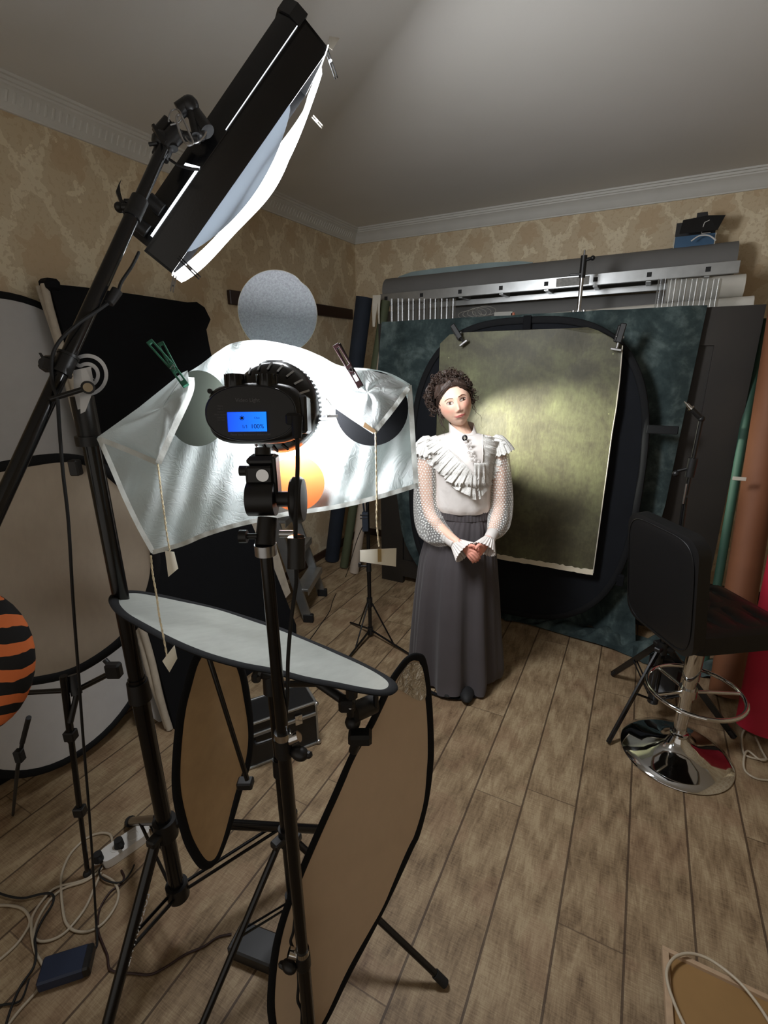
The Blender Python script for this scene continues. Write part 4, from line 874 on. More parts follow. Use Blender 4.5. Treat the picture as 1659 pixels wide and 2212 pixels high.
m = MB(); a = ad(757, 1526, 1.04); n_ = (a-ad(757, 1545, 1.05)).normalized(); X_, Y_, _ = frame(n_); m.tube([a+(X_*cos(2*pi*i/24)+Y_*sin(2*pi*i/24))*.007 for i in range(24)], .0014, 6, closed=True); m.build('bolt_ring', M['chrome'], rs)

rt_px = [(246, 1301), (254, 1284), (290, 1280), (340, 1287), (400, 1300), (470, 1317), (540, 1338), (600, 1358), (650, 1379), (710, 1404), (770, 1431), (820, 1457), (846, 1476), (846, 1490), (825, 1497), (780, 1491), (730, 1481), (660, 1468), (595, 1451), (520, 1437), (440, 1414), (370, 1385), (310, 1353), (265, 1326)]
reflector('silver oval reflector lying almost level in front of the centre stand', rt_px, pl3((250, 1300, 1.12), (845, 1485, 1.0), (585, 1352, 1.22)), M['silver'], .011)
mid_px = [(424, 1424), (407, 1476), (390, 1550), (381, 1645), (382, 1713), (396, 1780), (412, 1826), (440, 1866), (464, 1858), (482, 1820), (497, 1775), (518, 1703), (536, 1645), (541, 1578), (533, 1503), (522, 1450), (504, 1412), (480, 1394), (450, 1396)]
rm, _, _ = reflector('narrow golden oval reflector standing under the left half of the silver one', mid_px, pl3((423, 1429, 1.20), (380, 1680, 1.16), (540, 1578, 1.36)), M['gold'], .012)
m = MB(); m.cyl(ad(451, 1420, 1.16), ad(534, 1684, 1.22), .006); m.build('cross_rod', M['black_metal'], rm)
m = MB(); m.box(ad(530, 1692, 1.24), (.040, .03, .022), (Hx, Hy, Up), .004); m.build('rim_grip', M['black_plastic'], rm)
big_px = [(900, 1419), (914, 1432), (925, 1503), (930, 1585), (930, 1646), (920, 1728), (902, 1800), (887, 1833), (842, 1930), (804, 2006), (750, 2108), (705, 2200), (672, 2250), (638, 2272), (605, 2250), (586, 2180), (594, 2064), (614, 1979), (648, 1891), (687, 1800), (724, 1718), (765, 1626), (802, 1564), (843, 1478), (863, 1446), (882, 1424)]
pb = pl3((900, 1416, 1.14), (645, 1891, 1.10), (931, 1640, 1.24))
rb, sm_, nb_ = reflector('large beige oval reflector standing on edge in the foreground right of the centre stand', big_px, pb, M['bronze'], .010)
t = NT('crinkled_foil'); t.set('Base Color', lin(214, 206, 190)).set('Metallic', .5).set('Roughness', .3); t.bump(t.noise(t.obj(), 40, 3, .6, .5), 1.0, .03)
fp_ = crom([apl(u, v, pb[0], pb[1])+nb_*.004 for u, v in ((896, 1428), (910, 1442), (918, 1500), (900, 1510), (862, 1488), (850, 1492), (862, 1460), (878, 1436))], 4, closed=True)
m = MB(); m.prism(fp_, nb_*.0015); m.build('crinkled_area', t.m, rb, label='crinkled silvery area at the top', smooth=0)

# ---- round reflectors, screen and stand on the left
rbk = lambda: None
pA = fl(125, 1613, .10); pA.x = -1.99; planeB = (V((-2.0, 1.0, .1)), V((1, 0, .13)))
def orec(cy_, cz_, a, b, x0_, tilt=.13, e=2.1, n=28): return [V((x0_-tilt*(z-.1), y, z)) for y, z in sup(cy_, cz_, a, b, e, n)]
def reflector3(label, pts, m_, th):
    sm = crom(pts, 3, closed=True); c = sum(sm, V((0, 0, 0)))/len(sm); n_ = (sm[0]-c).cross(sm[len(sm)//4]-c).normalized(); n_ = n_ if n_.dot(EY-c) > 0 else -n_
    o = thing('reflector', V((c.x, c.y, min(p.z for p in sm))), label, 'reflector'); m = MB(); N = len(sm)
    m.prism([p+n_*.0015 for p in sm], -n_*.003); m.build('fabric', m_, o, smooth=0)
    m = MB(); m.tube(sm, th, 10, closed=True, flat=.5, up=n_); m.build('rim', M['rim_cloth'], o, smooth=60); return o, n_
o, n_ = reflector3('very large pale grey oval reflector leaning by the left wall behind the round one', [p+V((0, .13*(p.z-.1), 0)) for p in orec(.93, 1.03, .60, .965, -2.03, .19)], M['grey_white'], .016)
fr_px = [(40, 1001), (135, 990), (205, 1003), (248, 1032), (290, 1075), (322, 1140), (336, 1215), (324, 1282), (294, 1344), (249, 1394), (166, 1447), (91, 1468), (20, 1472), (-60, 1450), (-120, 1390), (-150, 1300), (-160, 1210), (-130, 1110), (-60, 1030)]
ff, sm_, nf_ = reflector('round warm silver reflector with a black rim in front of the pale oval one', fr_px, pl3((135, 990, 1.55), (336, 1215, 1.66), (100, 1468, 1.66)), M['warm_silver'], .016, 1.5)
m = MB(); m.box(ad(163, 1010, 1.53), (.03, .03, .05), (Hx, Hy, Up), .004); m.build('rim_grip', M['black_plastic'], ff)
pC = [fl(130, 1619), fl(97, 1637), fl(50, 1664), fl(0, 1695), fl(-80, 1750)]
o, n_ = reflector3('dim brownish reflector standing on the floor at the far left behind the stand', [V((-2.23, .93, .02)), V((-2.235, .66, .02)), V((-2.26, .35, .07)), V((-2.30, .2, .3)), V((-2.33, .4, .55)), V((-2.34, .75, .62)), V((-2.33, 1.05, .5)), V((-2.30, 1.2, .3)), V((-2.25, 1.10, .12))], M['bronze'], .018)
# folding black screen with cream edges
s0, s1 = fl(378, 1576), fl(640, 1382); e1_ = V((-2.29, 1.36, 2.05))
pn = (s1-s0).cross(e1_-s0); scr = thing('black_screen', (s0+s1)/2, 'tall black fabric screen with cream edges leaning on the left wall', 'screen')
out = [apl(u, v, s0, pn) for u, v in ((108, 613), (180, 620), (300, 637), (405, 653), (425, 652), (442, 664), (455, 690), (446, 712), (452, 745), (462, 790), (490, 930), (537, 1117), (560, 1168), (592, 1228), (640, 1350), (640, 1382), (378, 1576), (345, 1450), (200, 940))]
pn = pn.normalized(); pn = pn if pn.x > 0 else -pn
m = MB(); m.prism(out, -pn*.02); m.build('black_panel', M['black_cloth'], scr, smooth=0)
M['cream_cloth'] = mat('cream_cloth', (176, 166, 150), .85, var=.15, scale=20, bump=.2)
TL, BL = apl(107, 612, s0, pn), s0+V((0, 0, .01))
for k in range(2):
    off = -pn*(.020+.030*k); m = MB(); pts = [TL+(BL-TL)*i/24+off+V((0, -.006*sin(i*.9+k*2)-.012, 0)) for i in range(25)]; m.tube(pts, .0155, 12, flat=1.0); m.build('cream_edge', M['cream_cloth'], scr, smooth=60)
m = MB(); m.box(TL-pn*.02+V((0, .01, 0)), (.075, .06, .05), b=.012); m.build('corner_cap', M['black_cloth'], scr)
P0s = s0-pn*.10
m = MB(); m.prism([apl(u, v, P0s, pn) for u, v in ((300, 1340), (345, 1340), (380, 1540), (345, 1560), (300, 1530))], -pn*.01); m.build('grey_back_panel', M['grey_white'], scr, smooth=0)
m = MB(); m.prism([apl(u, v, s1-pn*.05, pn) for u, v in ((470, 960), (548, 1000), (577, 1117), (600, 1190), (628, 1280), (610, 1300), (575, 1240), (540, 1150))], -pn*.012); m.build('foam_board', M['cream_cloth'], smooth=0, label='cream foam board just showing between the black screen and the stepladder', cat='board')
# thin stand at the left and its bars
t0, t1 = ad(137, 1460, 1.50), fl(190, 1892); ts = thing('slim_stand', t1, 'slim black stand leg in front of the round reflectors at the left', 'stand')
m = MB(); m.cyl(t0, t0+(t1-t0)*.30, .011); m.build('pole_section', M['black_metal'], ts); m = MB(); m.cyl(t0+(t1-t0)*.28, t0+(t1-t0)*.64, .009); m.build('pole_section', M['black_metal'], ts); m = MB(); m.cyl(t0+(t1-t0)*.6, t1, .0075); m.build('pole_section', M['black_metal'], ts)
for k in (.27, .645): q = t0+(t1-t0)*k; m = MB(); m.box(q, (.034, .03, .034), (Hx, Hy, Up), .003); m.build('clamp_collar', M['black_plastic'], ts)
m = MB(); m.ball(t1+V((0, 0, .012)), .014); m.build('rubber_foot', M['black_rubber'], ts)
br = thing('holder_arm', ad(160, 1490, 1.52), 'black telescopic arm running across below the round warm reflector', 'arm')
m = MB(); m.cyl(ad(60, 1496, 1.55), ad(168, 1490, 1.53), .008); m.build('rod', M['black_metal'], br); m = MB(); m.cyl(ad(168, 1490, 1.53), ad(250, 1448, 1.50), .009); m.build('rod', M['black_metal'], br)
m = MB(); m.cyl(ad(156, 1458, 1.53), ad(166, 1500, 1.53), .016); m.cyl(ad(152, 1560, 1.53), ad(166, 1500, 1.53), .009); m.build('joint', M['black_plastic'], br)
m = MB(); m.box(ad(246, 1448, 1.48), (.045, .03, .05), (Hx, Hy, Up), .006); m.cyl(ad(226, 1425, 1.5), ad(240, 1440, 1.5), .008); m.build('grip', M['black_plastic'], br)
# striped fabric bag
stx = fabric('striped', (20, 20, 22), .85, 0); t = NT('orange_stripes'); g = t.geo(); s3 = t.n('SeparateXYZ', {0: g}); zb_ = t.ma('ADD', s3.outputs[2], t.ma('ADD', t.ma('MULTIPLY', t.noise(g, 14, 2), .05), t.ma('MULTIPLY', s3.outputs[1], .25)))
fr_ = t.ma('FRACT', t.ma('DIVIDE', zb_, .064)); t.set('Base Color', t.mix(t.ma('GREATER_THAN', fr_, .55), (.008, .008, .009), lin(240, 128, 70))).set('Roughness', .8); t.bump(t.noise(g, 60, 3), .3); M['stripes'] = t.m
sb = thing('striped_bag', ad(20, 1560, 1.15), 'black fabric bag with wavy orange stripes at the left edge of the floor gear', 'bag')
cS = ad(-62, 1430, 1.22); m = MB(); m.ball(cS, 1, 36, (.155, .07, .185), (rgt, fwd, upv)); m.build('striped_fabric', M['stripes'], sb, smooth=80)
m = MB(); m.cyl(ad(62, 1550, 1.2), ad(48, 1605, 1.26), .006); m.cyl(ad(48, 1605, 1.26), ad(38, 1660, 1.3), .005); m.cyl(ad(38, 1660, 1.3), fl(28, 1760), .005); m.box(ad(42, 1632, 1.26), (.02, .02, .035), (Hx, Hy, Up), .003); m.build('strap', M['black_rubber'], sb)
# ================================================================ right side and floor
SC = V((.335, 2.17, 0)); g_ = V((cos(math.radians(35)), sin(math.radians(35)), 0)); l_ = V((-g_.y, g_.x, 0)); ZU = V((0, 0, 1))
so = thing('bar_stool', SC, 'black quilted bar stool on a round chrome base at the right', 'stool')
m = MB(); m.lathe(SC, ZU, [(0, .002), (.222, .002), (.225, .006), (.222, .011), (.19, .022), (.14, .036), (.09, .052), (.055, .075), (.040, .10), (.034, .115)], 96, caps=False); m.build('base', M['chrome'], so, smooth=60)
m = MB(); m.cyl(SC+ZU*.11, SC+ZU*.415, .026, n=40); m.lathe(SC, ZU, [(.034, .105), (.037, .108), (.037, .120), (.030, .124)], 40); m.cyl(SC+ZU*.40, SC+ZU*.42, .029, n=40); m.cyl(SC+ZU*.40, SC+ZU*.66, .033, n=40); m.build('column', M['chrome'], so)
RZ = .335; rc = SC+g_*.035+ZU*RZ
m = MB(); m.tube([rc+V((cos(2*pi*i/72), sin(2*pi*i/72), 0))*.185 for i in range(72)], .0095, 14, closed=True)
m.cyl(SC+ZU*(RZ-.02), SC+ZU*(RZ+.02), .036, n=36)
for a_ in (20, 140, 215): d = V((cos(math.radians(a_)), sin(math.radians(a_)), 0)); e = rc+d*.183; m.cyl(SC+ZU*RZ+(e-SC-ZU*RZ).normalized()*.03, e, .0075, n=12)
m.build('foot_ring', M['chrome'], so, smooth=60)
t = NT('black_leather'); t.set('Base Color', lin(17, 17, 18)).set('Roughness', .45).set('Specular IOR Level', .45); t.bump(t.noise(t.geo(), 260, 3), .12, .001); M['leather'] = t.m
def rslab(c, X, Y, Z, hx, hy, th, rad, quilt=0, crown_=.012, bend=None):   # rounded slab: X,Y in its face, Z its front
    n = 40; pts = [];
    for (sx, sy, a0) in ((1, 1, 0), (-1, 1, 90), (-1, -1, 180), (1, -1, 270)):
        for k in range(n//4+1): a = math.radians(a0+90*k/(n//4)); pts.append(((hx-rad)*sx+rad*cos(a), (hy-rad)*sy+rad*sin(a)))
    N = len(pts); R = 10; rings = []
    for s_, zz_ in [(k/R, 1) for k in range(0, R)]+[(1.0-.0, .86)]+[(1.0, -.86)]+[(k/R, -1) for k in range(R-1, -1, -1)]:
        r_ = []
        for (x, y) in pts:
            xx, yy = x*(s_ if abs(zz_) == 1 else 1), y*(s_ if abs(zz_) == 1 else 1)
            h = th/2*zz_+(crown_*(1-s_**4)*(1 if zz_ > 0 else .3)*(1 if zz_ > 0 else -1) if abs(zz_) == 1 else 0)
            if quilt and zz_ == 1:
                q = min(abs(((xx+hx*.0)/ .095+.5) % 1-.5), abs(((yy)/ .19+.5) % 1-.5)*2); h -= .006*math.exp(-(q/.07)**2)
            p = c+X*xx+Y*yy+Z*h
            if bend: p = p+bend(xx, yy)
            r_.append(p)
        rings.append(r_)
    m = MB(); vs = [p for r in rings for p in r]
    fs = [(i*N+k, (i+1)*N+k, (i+1)*N+(k+1) % N, i*N+(k+1) % N) for i in range(len(rings)-1) for k in range(N)]
    m.add(vs, fs); return m
sc_ = SC+g_*.02+ZU*.695
m = rslab(sc_, g_, l_, ZU, .215, .20, .085, .045, 1); m.build('seat', M['leather'], so, smooth=50)
def pad(u, v):
    x, y = (u-.5)*.40, (v-.5)*.37; e = (1-(2*u-1)**8)*(1-(2*v-1)**8)
    return sc_+g_*x+l_*y+ZU*(.040+.022*e*(abs(sin(u*pi*4))*abs(sin(v*pi*2)))**.35)
m = MB(); m.grid(80, 80, pad); m.build('quilted_pad', M['leather'], so, smooth=80)
bt = (ZU*.985-g_*.13).normalized(); bn = l_.cross(bt).normalized(); bn = bn if bn.dot(g_) > 0 else -bn
m = rslab(SC-g_*.205+ZU*.875, bt, l_, bn, .245, .20, .055, .07, 0, .006); m.build('backrest', M['leather'], so, smooth=50)
m = MB()
for sg in (1,): m.tube([SC-g_*.205+ZU*.875-bn*.029+bt*x+l_*y for x, y in sup(0, 0, .232, .188, 5, 60)], .0022, 6, closed=True)
m.build('piping', M['leather'], so)
m = MB(); m.box(SC+ZU*.655, (.16, .16, .02), (g_, l_, ZU), .003); m.build('seat_plate', M['black_metal'], so)
m = MB(); a = SC+ZU*.64+V((.05, -.03, 0)); b = ad(1548, 1362, 1.93); c = ad(1560, 1392, 1.92); m.tube([a, b, c], .005, 8); m.box((b+c)/2, (.025, .012, .05), orient(c-b), .005); m.build('height_lever', M['black_plastic'], so)

# folded-spigot stand behind the stool
tb = V((.235, 2.385, 0)); t3 = thing('spigot_stand', tb, 'black light stand with flat legs and a bent chrome tip behind the stool', 'light stand')
f_ = [fl(1322, 1460), fl(1313, 1608), fl(1585, 1597)]
light_stand(t3, (tb.x, tb.y), .10, .40, .70, [(q.x, q.y) for q in f_], .016, [], flatleg=True)
pa = V((tb.x, tb.y, .68)); pb_ = ay(1480, 1075, 2.42); pc_ = ay(1506, 950, 2.43); pd_ = ay(1515, 905, 2.44)
m = MB(); m.cyl(pa, pb_, .011, n=14); m.build('pole_section', M['black_metal'], t3)
m = MB(); m.cyl(pb_+(pc_-pb_)*.05, pd_, .009, n=14); m.build('pole_section', M['black_metal'], t3)
m = MB(); q = ay(1494, 1010, 2.425); m.cyl(ay(1489, 1030, 2.425), ay(1498, 990, 2.425), .018, n=16); m.cyl(q-V((.05, 0, .02)), q, .006); m.ball(q-V((.055, .01, .03)), .014); m.build('clamp_collar', M['black_plastic'], t3)
m = MB(); m.cyl(ay(1483, 1045, 2.40), ay(1475, 1088, 2.40), .0035); m.build('steel_rod', M['steel'], t3)
m = MB(); m.cyl(pd_, ay(1494, 884, 2.43), .011, n=14); m.ball(pd_, .014); m.build('swivel', M['black_plastic'], t3)
m = MB(); m.cyl(ay(1494, 884, 2.43), ay(1484, 873, 2.43), .009, .007, n=14); m.cyl(ay(1493, 883, 2.43), ay(1491, 881, 2.43), .014, n=14); m.cyl(ay(1484, 873, 2.43), ay(1478, 867, 2.43), .0045, .002, n=12); m.build('chrome_tip', M['chrome'], t3)
m = MB(); m.box(V((tb.x+.03, tb.y+.05, .22)), (.14, .10, .20), b=.02); m.cyl(V((tb.x-.03, tb.y+.03, .3)), V((tb.x+.1, tb.y+.03, .3)), .03); m.build('folded_grip_head', M['black_plastic'], t3)

# rolls at the right edge
def lean_roll(name, foot, top, r, m_, label): 
    a, b = V(foot), V(top); x, y, z = frame(b-a); 
    return roll_thing(name, a+V((0, 0, r*math.sqrt(max(0, 1-z.z*z.z))+.002)), b, r, m_, label, 'roll')
M['brown_paper'] = mat('brown_paper', (124, 78, 50), .7, var=.06); M['red_cloth'] = mat('red_cloth', (176, 22, 48), .75, var=.15, scale=5, bump=.2); M['green_card'] = mat('green_card', (40, 72, 58), .7)
lean_roll('brown_roll', (.585, 2.74, 0), (.565, 3.20, 2.05), .072, M['brown_paper'], 'tall brown paper roll leaning beside the dark framed board')
br_t = ay(1597, 1034, 2.83)
m = MB(); m.box(br_t, (.055, .004, .018), b=.001); m.build('masking_tape', M['off_white'], label='small cream piece of masking tape stuck on the brown roll', cat='tape')
lean_roll('green_roll', (.505, 2.95, 0), (.505, 3.33, 1.9), .022, M['green_card'], 'dark green roll edge showing between the framed board and brown roll')
lean_roll('red_roll', (.70, 2.50, 0), (.72, 2.80, 1.40), .10, M['red_cloth'], 'bright red fabric roll standing at the right edge')
lean_roll('brown_post', (.70, 3.35, 0), (.62, 3.60, 2.08), .05, mat('red_brown', (112, 52, 34), .6), 'reddish brown tube top behind the brown roll near the board corner')
# rolls in the corner
M['navy'] = mat('navy_cloth_roll', (24, 32, 44), .85, var=.2, scale=14, bump=.3); M['olive'] = mat('olive_roll', (74, 80, 56), .75); M['cream_r'] = mat('cream_roll', (178, 164, 148), .75)
lean_roll('navy_roll', fl(717, 1211), ay(787, 642, 3.42), .062, M['navy'], 'tall dark navy fabric roll leaning in the corner, leftmost of the corner rolls')
lean_roll('olive_roll', fl(743, 1226), ay(833, 650, 3.50), .036, M['olive'], 'olive green paper roll in the corner between the navy and cream rolls')
lean_roll('cream_roll', fl(765, 1237), ay(838, 698, 3.34), .040, M['cream_r'], 'cream paper roll in the corner beside the olive roll')
m = MB()
for (u0_, u1_, ub) in ((806, 820, 806), (817, 823, 819)):
    m.grid(3, 8, lambda u, v: ay(u0_+(u1_-u0_)*u*(1-.7*v)+(ub-u0_)*v, 638+v*68, 3.40)+V((0, -.01*sin(v*3), 0)), .004)
m.build('white_strap', M['off_white'], label='white fabric strap hanging at the left end of the ladder', cat='strap', smooth=60)

# aluminium stepladder
F1, F2 = fl(667, 1343), fl(697, 1287); dd = (F2-F1).normalized(); bk = V((-dd.y, dd.x, 0)); bk = bk if bk.x < 0 else -bk
sl2 = thing('stepladder', (F1+F2)/2, 'small aluminium stepladder standing between the black screen and the corner rolls', 'stepladder')
T1, T2 = F1+bk*.30+ZU*1.12+dd*.03, F2+bk*.30+ZU*1.12-dd*.03
for a, b in ((F1, T1), (F2, T2)):
    m = MB(); m.box((a+b)/2, (.022, .06, (b-a).length), (dd, (b-a).normalized().cross(dd), (b-a).normalized())); m.build('front_rail', M['alu'], sl2)
    m = MB(); m.box(a+ZU*.03, (.032, .07, .06), (dd, bk, ZU), .004); m.build('rubber_foot', M['black_rubber'], sl2)
    e = b+bk*.0-ZU*.02; r_ = V((a.x, a.y, 0))+bk*.40*1.0; r_ = a+bk*.42; r_.x = max(r_.x, XL+.06)
    m = MB(); m.box((e+r_)/2, (.020, .035, (e-r_).length), (dd, (e-r_).normalized().cross(dd), (e-r_).normalized())); m.build('rear_rail', M['alu'], sl2)
for k in range(4):
    z = .235+.24*k; f = z/1.12; a, b = F1+(T1-F1)*f, F2+(T2-F2)*f; c = (a+b)/2-bk*.02
    m = MB(); m.box(c, ((b-a).length, .10, .018), (dd, bk, ZU), .002); m.box(c-bk*.05-ZU*.015, ((b-a).length, .004, .045), (dd, bk, ZU)); m.build('tread', M['alu'], sl2)
m = MB(); m.box((T1+T2)/2+bk*.05, ((T2-T1).length+.04, .24, .03), (dd, bk, ZU), .006); m.build('top_platform', M['black_plastic'], sl2)

# thin stand near the corner; unseen lamp added for the glow on the canvas
tsx, tsy = -1.378, 2.408
st2 = thing('thin_light_stand', (tsx, tsy, 0), 'thin black light stand between the white cloth and the woman, strap on its pole', 'light stand')
light_stand(st2, (tsx, tsy), .03, .25, 1.34, [], .0125, [.50, .95])
for q in (fl(757, 1347), fl(740, 1440), fl(893, 1421)):
    d = (q-V((tsx, tsy, 0))).normalized(); m = MB(); m.cyl(V((tsx, tsy, .05))+d*.02, q+ZU*.008, .0065, n=10); lg = m.build('leg', M['black_metal'], st2)
    m = MB(); m.cyl(V((tsx, tsy, .25))+d*.02, V((tsx, tsy, .05))+(q-V((tsx, tsy, .05)))*.55+ZU*.01, .005, n=8); m.build('brace', M['black_metal'], st2)
m = MB(); q = V((tsx, tsy, .50)); m.cyl(q, q-Hx*.05, .006); m.box(q-Hx*.055+ZU*.008, (.02, .01, .03), (Hx, Hy, ZU), .003); m.build('tightening_knob', M['black_plastic'], st2)
m = MB(); m.tube([V((tsx, tsy, 1.15)), V((tsx-.02, tsy-.03, 1.0)), V((tsx-.005, tsy-.03, .86)), V((tsx, tsy-.02, .82))], .011, 4, flat=.2); m.tube([V((tsx+.07, tsy, 1.15)), V((tsx+.04, tsy-.03, 1.0)), V((tsx+.008, tsy-.03, .86)), V((tsx, tsy-.02, .82))], .011, 4, flat=.2); m.box(V((tsx, tsy-.03, .80)), (.036, .03, .12), (Hx, Hy, ZU), .004); m.build('strap', M['navy'], st2)
m = MB()
for z in (.845, .825): m.box(V((tsx, tsy-.045, z)), (.046, .006, .009), (Hx, Hy, ZU), .002)
m.build('strap_buckle', M['black_plastic'], st2)
bl_ = thing('added_backdrop_lamp', (tsx, tsy, 1.37), 'small added black lamp on the thin stand aimed at the painted canvas, hidden behind the cloth', 'studio light')
tgt = V((-.60, 2.93, 1.30)); lp = V((tsx, tsy, 1.43)); ld2 = (tgt-lp).normalized()
m = MB(); m.lathe(lp-ld2*.05, ld2, [(.0, 0), (.035, .002), (.040, .02), (.040, .07), (.055, .10)], 28, caps=False); m.build('housing', M['black_metal'], bl_, smooth=50)
m = MB(); m.cyl(V((tsx, tsy, 1.33)), lp, .010); m.build('mount', M['black_plastic'], bl_)
t = NT('lens_glow'); t.set('Emission Color', (1, .98, .85)).set('Emission Strength', 6); m = MB(); m.lathe(lp-ld2*.05, ld2, [(0, .06), (.038, .06)], 24, caps=False); m.build('lens', t.m, bl_)
lg_ = bpy.data.lights.new('added_backdrop_spot', 'SPOT'); lg_.energy = LAMP_BACK; lg_.spot_size = math.radians(40); lg_.spot_blend = 1.0; lg_.shadow_soft_size = .02; lg_.color = (1, 1, .86)
lgo = bpy.data.objects.new('added_backdrop_spot', lg_); sc.collection.objects.link(lgo); lgo.parent = bl_; x_, y_, z_q = frame(-ld2, ZU); rl = lp+ld2*.06-bl_.location
lgo.matrix_local = Matrix(((x_.x, y_.x, z_q.x, rl.x), (x_.y, y_.y, z_q.y, rl.y), (x_.z, y_.z, z_q.z, rl.z), (0, 0, 0, 1)))
m = MB(); m.tube(crom([ay(788, 1128, 2.44), ay(770, 1170, 2.6), fl(748, 1242, .02), fl(722, 1290, .004), fl(712, 1320, .004), fl(692, 1350, .004), fl(672, 1378, .004), fl(640, 1420, .004)], 8), .0028, 6); m.build('thin_wire', M['black_rubber'], label='thin dark wire running across the floor from the thin stand toward the silver reflector', cat='cable')

# flight case
CA, CB_ = fl(540, 1664), fl(690, 1606); cdx = (CB_-CA).normalized(); CA = CB_-cdx*.46; cdy = V((-cdx.y, cdx.x, 0)); ch, cw = .235, .165
fc = thing('flight_case', (CA+CB_)/2+cdy*cw/2, 'black equipment case with aluminium edges on the floor behind the reflectors', 'case'); X3 = (cdx, cdy, ZU); cc_ = (CA+CB_)/2+cdy*cw/2
m = MB(); m.box(cc_+ZU*ch*.36, (.45, cw-.01, ch*.70), X3, .004); m.build('body', mat('case_black', (24, 23, 23), .5, bump=.3, bscale=300), fc)
m = MB(); m.box(cc_+ZU*ch*.86, (.45, cw-.01, ch*.24), X3, .004); m.build('lid', M['black_card'], fc)
m = MB()
for e in (-1, 1):
    for f in (-1, 1):
        for z in (.008, ch*.715, ch*.74, ch*.985): m.box(cc_+cdy*e*(cw/2-.004)+ZU*z, (.46, .010, .012), X3, .002) if f > 0 else m.box(cc_+cdx*e*(.23-.005)+ZU*z, (.012, cw, .012), X3, .002)
        m.box(cc_+cdx*e*.226+cdy*f*(cw/2-.004)+ZU*ch/2, (.010, .010, ch), X3, .002)
m.build('aluminium_trim', M['alu'], fc)
m = MB()
for e in (-1, 1):
    for f in (-1, 1):
        for z in (.012, ch-.012): m.ball(cc_+cdx*e*.228+cdy*f*(cw/2-.002)+ZU*z, .012)
m.build('corner_cap', M['steel'], fc)
for e in (-.13, .14): m = MB(); m.box(cc_+cdx*e-cdy*(cw/2+.002)+ZU*ch*.74, (.034, .008, .05), X3, .002); m.build('latch', M['chrome'], fc)
m = MB(); m.tube(crom([cc_+cdx*x-cdy*(cw/2+y)+ZU*ch*.60 for x, y in ((-.06, 0), (-.055, .018), (0, .022), (.055, .018), (.06, 0))]), .007, 8); m.build('handle', M['black_plastic'], fc)

# power strip, adapters, cables on the floor
pA_, pB_ = fl(232, 1862), fl(312, 1806); pd2 = (pB_-pA_).normalized(); pA_ = pA_; pL = (pB_-pA_).length+.03; pn_ = V((-pd2.y, pd2.x, 0)); pcn = (pA_+pB_)/2
ps = thing('power_strip', pcn, 'white power strip on the floor beside the boom stand pole', 'power strip')
m = MB(); m.prism([pcn+pd2*x+pn_*y+ZU*.002 for x, y in sup(0, 0, pL/2, .034, 5, 48)], ZU*.034); m.build('housing', M['white_plastic'], ps)
for k in range(4): q = pcn+pd2*(-.09+.06*k)+ZU*.0365; m = MB(); m.tube([q+(pd2*cos(a)+pn_*sin(a))*.019 for a in [2*pi*i/20 for i in range(20)]], .0018, 5, closed=True); m.cyl(q, q+ZU*.0005, .015); m.build('socket', M['white_plastic'], ps)
m = MB()
for k, (dx, col) in enumerate(((-.09, 0), (-.02, 0))): q = pcn+pd2*dx-pn_*.004+ZU*.037; o = MB(); o.cyl(q, q+ZU*.030, .017, .014, n=18); o.cyl(q+ZU*.02, q+ZU*.02-pn_*.035, .006); o.build('plug', M['black_rubber'], label='black plug in the white power strip, '+('nearer its cable end' if k == 0 else 'in the middle'), cat='plug', group=None)
def floor_cable(pts, r, m_, label, z=None):
    n = len(pts); P_ = [fl(u, v, (z[i] if z else r+.001)) for i, (u, v) in enumerate(pts)]; m = MB(); m.tube(crom(P_, 8), r, 8); return m.build('cable', m_, label=label, cat='cable', smooth=60)
M['cream_cable'] = mat('cream_cable', (178, 166, 146), .5, var=.03)
floor_cable([(222, 1870), (208, 1880), (196, 1893), (170, 1905), (120, 1918), (92, 1945), (70, 1980), (68, 2010), (72, 2040), (78, 2060), (90, 2080), (97, 2095), (92, 2115), (80, 2140), (40, 2185), (10, 2225)], .0042, M['cream_cable'], 'cream cable from the power strip passing under the blue adapter')
floor_cable([(222, 1874), (205, 1890), (180, 1905), (140, 1918), (112, 1940), (88, 1975), (74, 2010), (78, 2030), (100, 2033), (130, 2022), (155, 2000), (185, 1960), (205, 1915), (218, 1885)], .0042, M['cream_cable'], 'cream cable looping in an S on the floor left of the boom stand')
floor_cable([(241, 1838), (242, 1815), (236, 1802), (215, 1800), (185, 1812), (152, 1845), (134, 1885), (132, 1920), (135, 1960), (142, 1992), (160, 2010), (190, 2012), (222, 1995), (248, 1960), (256, 1930), (246, 1905), (222, 1890)], .0042, M['cream_cable'], 'cream cable making the large oval loop beside the power strip')
floor_cable([(-20, 1956), (20, 1956), (48, 1963), (62, 1980), (62, 2000), (40, 2035), (15, 2060), (-10, 2080)], .0042, M['cream_cable'], 'cream cable end curling at the left frame edge')
floor_cable([(-20, 1922), (15, 1935), (50, 1940), (85, 1932), (108, 1930), (116, 1938), (112, 1955), (90, 1990), (76, 2025), (78, 2060), (72, 2090), (45, 2130), (25, 2175), (8, 2230)], .0036, M['black_rubber'], 'dark cable winding from the left edge across the cream cables', [.011]*14)
floor_cable([(262, 1880), (268, 1895), (260, 1910), (240, 1925), (222, 1950), (213, 1975), (212, 2010), (222, 2040), (232, 2065), (236, 2092), (255, 2100), (290, 2103), (325, 2105), (360, 2088), (400, 2062), (440, 2045), (470, 2025), (500, 2018)], .0034, mat('dark_brown_cable', (46, 24, 20), .5), 'dark brown cable running from the power strip to the black adapter')
floor_cable([(290, 1868), (282, 1885), (268, 1902), (250, 1907), (225, 1900), (214, 1885), (220, 1870)], .003, M['black_rubber'], 'thin black lead curling beside the power strip sockets', [.012]*7)
